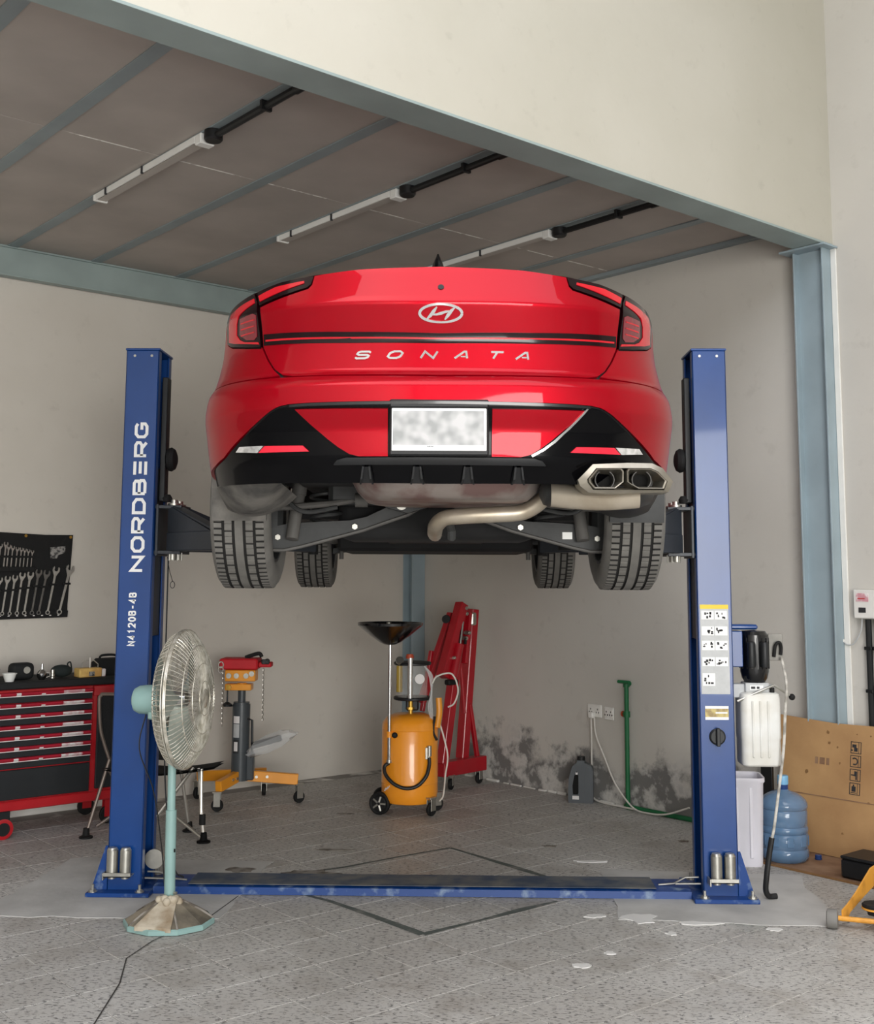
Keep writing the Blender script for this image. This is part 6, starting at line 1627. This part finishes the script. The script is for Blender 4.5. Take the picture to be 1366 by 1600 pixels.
# wall box with black conduits below it and a looped cable
jb_ = room_thing('junction_box', 'white electrical box on the right wall at the picture edge', 'junction box', U_RIGHT, -1.06, z=1.47)
mb = MB(); mb.box(-.055, -.0005, -.10, .08, -.085, .085, .006); mb.build('box_body', 'socket_white', jb_)
mb = MB(); mb.box(-.0575, -.054, -.02, .06, .015, .065); mb.build('box_label', 'label_pink', jb_); mb = MB(); mb.box(-.058, -.054, .0, .045, -.05, -.02); mb.build('box_switch', 'ink', jb_)
mb = MB(); mb.box(-.0578, -.0542, .002, .05, .03, .036); mb.build('box_stripe', 'box_red', jb_)
for k, y in enumerate((.005, -.052, -.11)):
    c_ = room_thing('conduit', '%s black conduit running down the right wall from the electrical box' % ('first' if k == 0 else 'second' if k == 1 else 'third'), 'conduit', U_RIGHT, -1.06 + y, group='black conduits under the wall box')
    mb = MB(); mb.tube([(-.022, 0, .02), (-.022, 0, 1.38)], .018, 10); pp = mb.build('conduit_pipe', 'conduit_black', c_)
    for z in (.95, 1.2):
        mb = MB(); mb.box(-.043, -.0005, -.024, .024, z, z + .02, .003); mb.build('pipe_clip', 'conduit_black', c_)
lp = room_thing('looped_cable', 'thin grey cable looping from the wall box towards the blue column', 'cable', U_RIGHT, -1.0)
mb = MB(); mb.tube(spline([(-.03, -.02, 1.385), (-.03, -.01, 1.31), (-.025, .04, 1.235), (-.02, .09, 1.225), (-.012, .12, 1.245)], 8), .004, 7); mb.build('cable_run', 'label_grey', lp)
mb = MB(); mb.box(-.02, -.0005, .112, .13, 1.238, 1.256, .003); mb.build('cable_clip', 'socket_white', lp)

# ------------------------------------------------------------------ ceiling lights on three joists with conduits
def ceiling_light(u, v0, v1, label):
    L = room_thing('batten_light', label, 'ceiling light', u, (v0 + v1) / 2, z=Z_CEIL - .010, group='batten lights under the mezzanine')
    h = (v1 - v0) / 2
    mb = MB(); mb.box(-.034, .034, -h, h, -.016, 0, .003); mb.build('housing', 'lamp_diffuser', L)
    mb = MB(); mb.prism([(-.032, -.016), (-.026, -.034), (.026, -.034), (.032, -.016)], -h + .02, h - .02, plane='xz'); mb.build('diffuser', 'lamp_diffuser', L)
    mb = MB(); mb.box(-.044, -.034, -h, h, -.036, 0, .002); mb.build('side_strip', 'lamp_white', L)
    for y in (-h, h - .03):
        mb = MB(); mb.box(-.046, .040, y, y + .022, -.040, 0, .004); mb.build('end_cap', 'lamp_white', L)
    for y in (-h * .05, h * .7):
        mb = MB(); mb.box(-.052, -.038, y, y + .012, -.043, 0, .001); mb.build('side_clip', 'ink', L)
    mb = MB(); mb.box(-.045, .04, -h - .06, -h, -.055, 0, .004); mb.build('connector', 'lamp_white', L)
def light_conduit(u, v1, label):
    L = room_thing('light_conduit', label, 'conduit', u, v1, z=Z_CEIL - .010, group='black conduits feeding the batten lights')
    mb = MB(); mb.lathe([(.001, 0), (.048, 0), (.048, -.045), (.040, -.055), (.001, -.055)], 20, M=Matrix.Translation((0, -.055, 0))); mb.build('junction_box', 'conduit_black', L)
    y1 = V_UP + .20 - v1
    mb = MB(); mb.tube([(0, -.09, -.028), (0, y1, -.028)], .019, 10); mb.build('conduit_pipe', 'conduit_black', L)
    mb = MB(); mb.cyl((0, y1 * .72, -.028), (0, y1 * .72 - .07, -.028), .025, n=12); mb.build('coupling', 'conduit_black', L)
    mb = MB(); mb.box(-.03, .03, y1 * .5, y1 * .5 + .02, -.05, 0, .002); mb.build('pipe_clip', 'conduit_black', L)
ceiling_light(-1.095, .50, 1.76, 'off white batten light nearest the picture corner on the ceiling joist')
ceiling_light(.20, .52, 1.76, 'off white batten light in the middle of the three ceiling lights')
ceiling_light(1.46, .50, 1.76, 'off white batten light partly hidden behind the car roof')
light_conduit(-1.095, .44, 'black conduit and round box feeding the light nearest the picture corner')
light_conduit(.20, .46, 'black conduit and round box feeding the middle ceiling light')
light_conduit(1.46, .44, 'black conduit and round box feeding the light above the car')
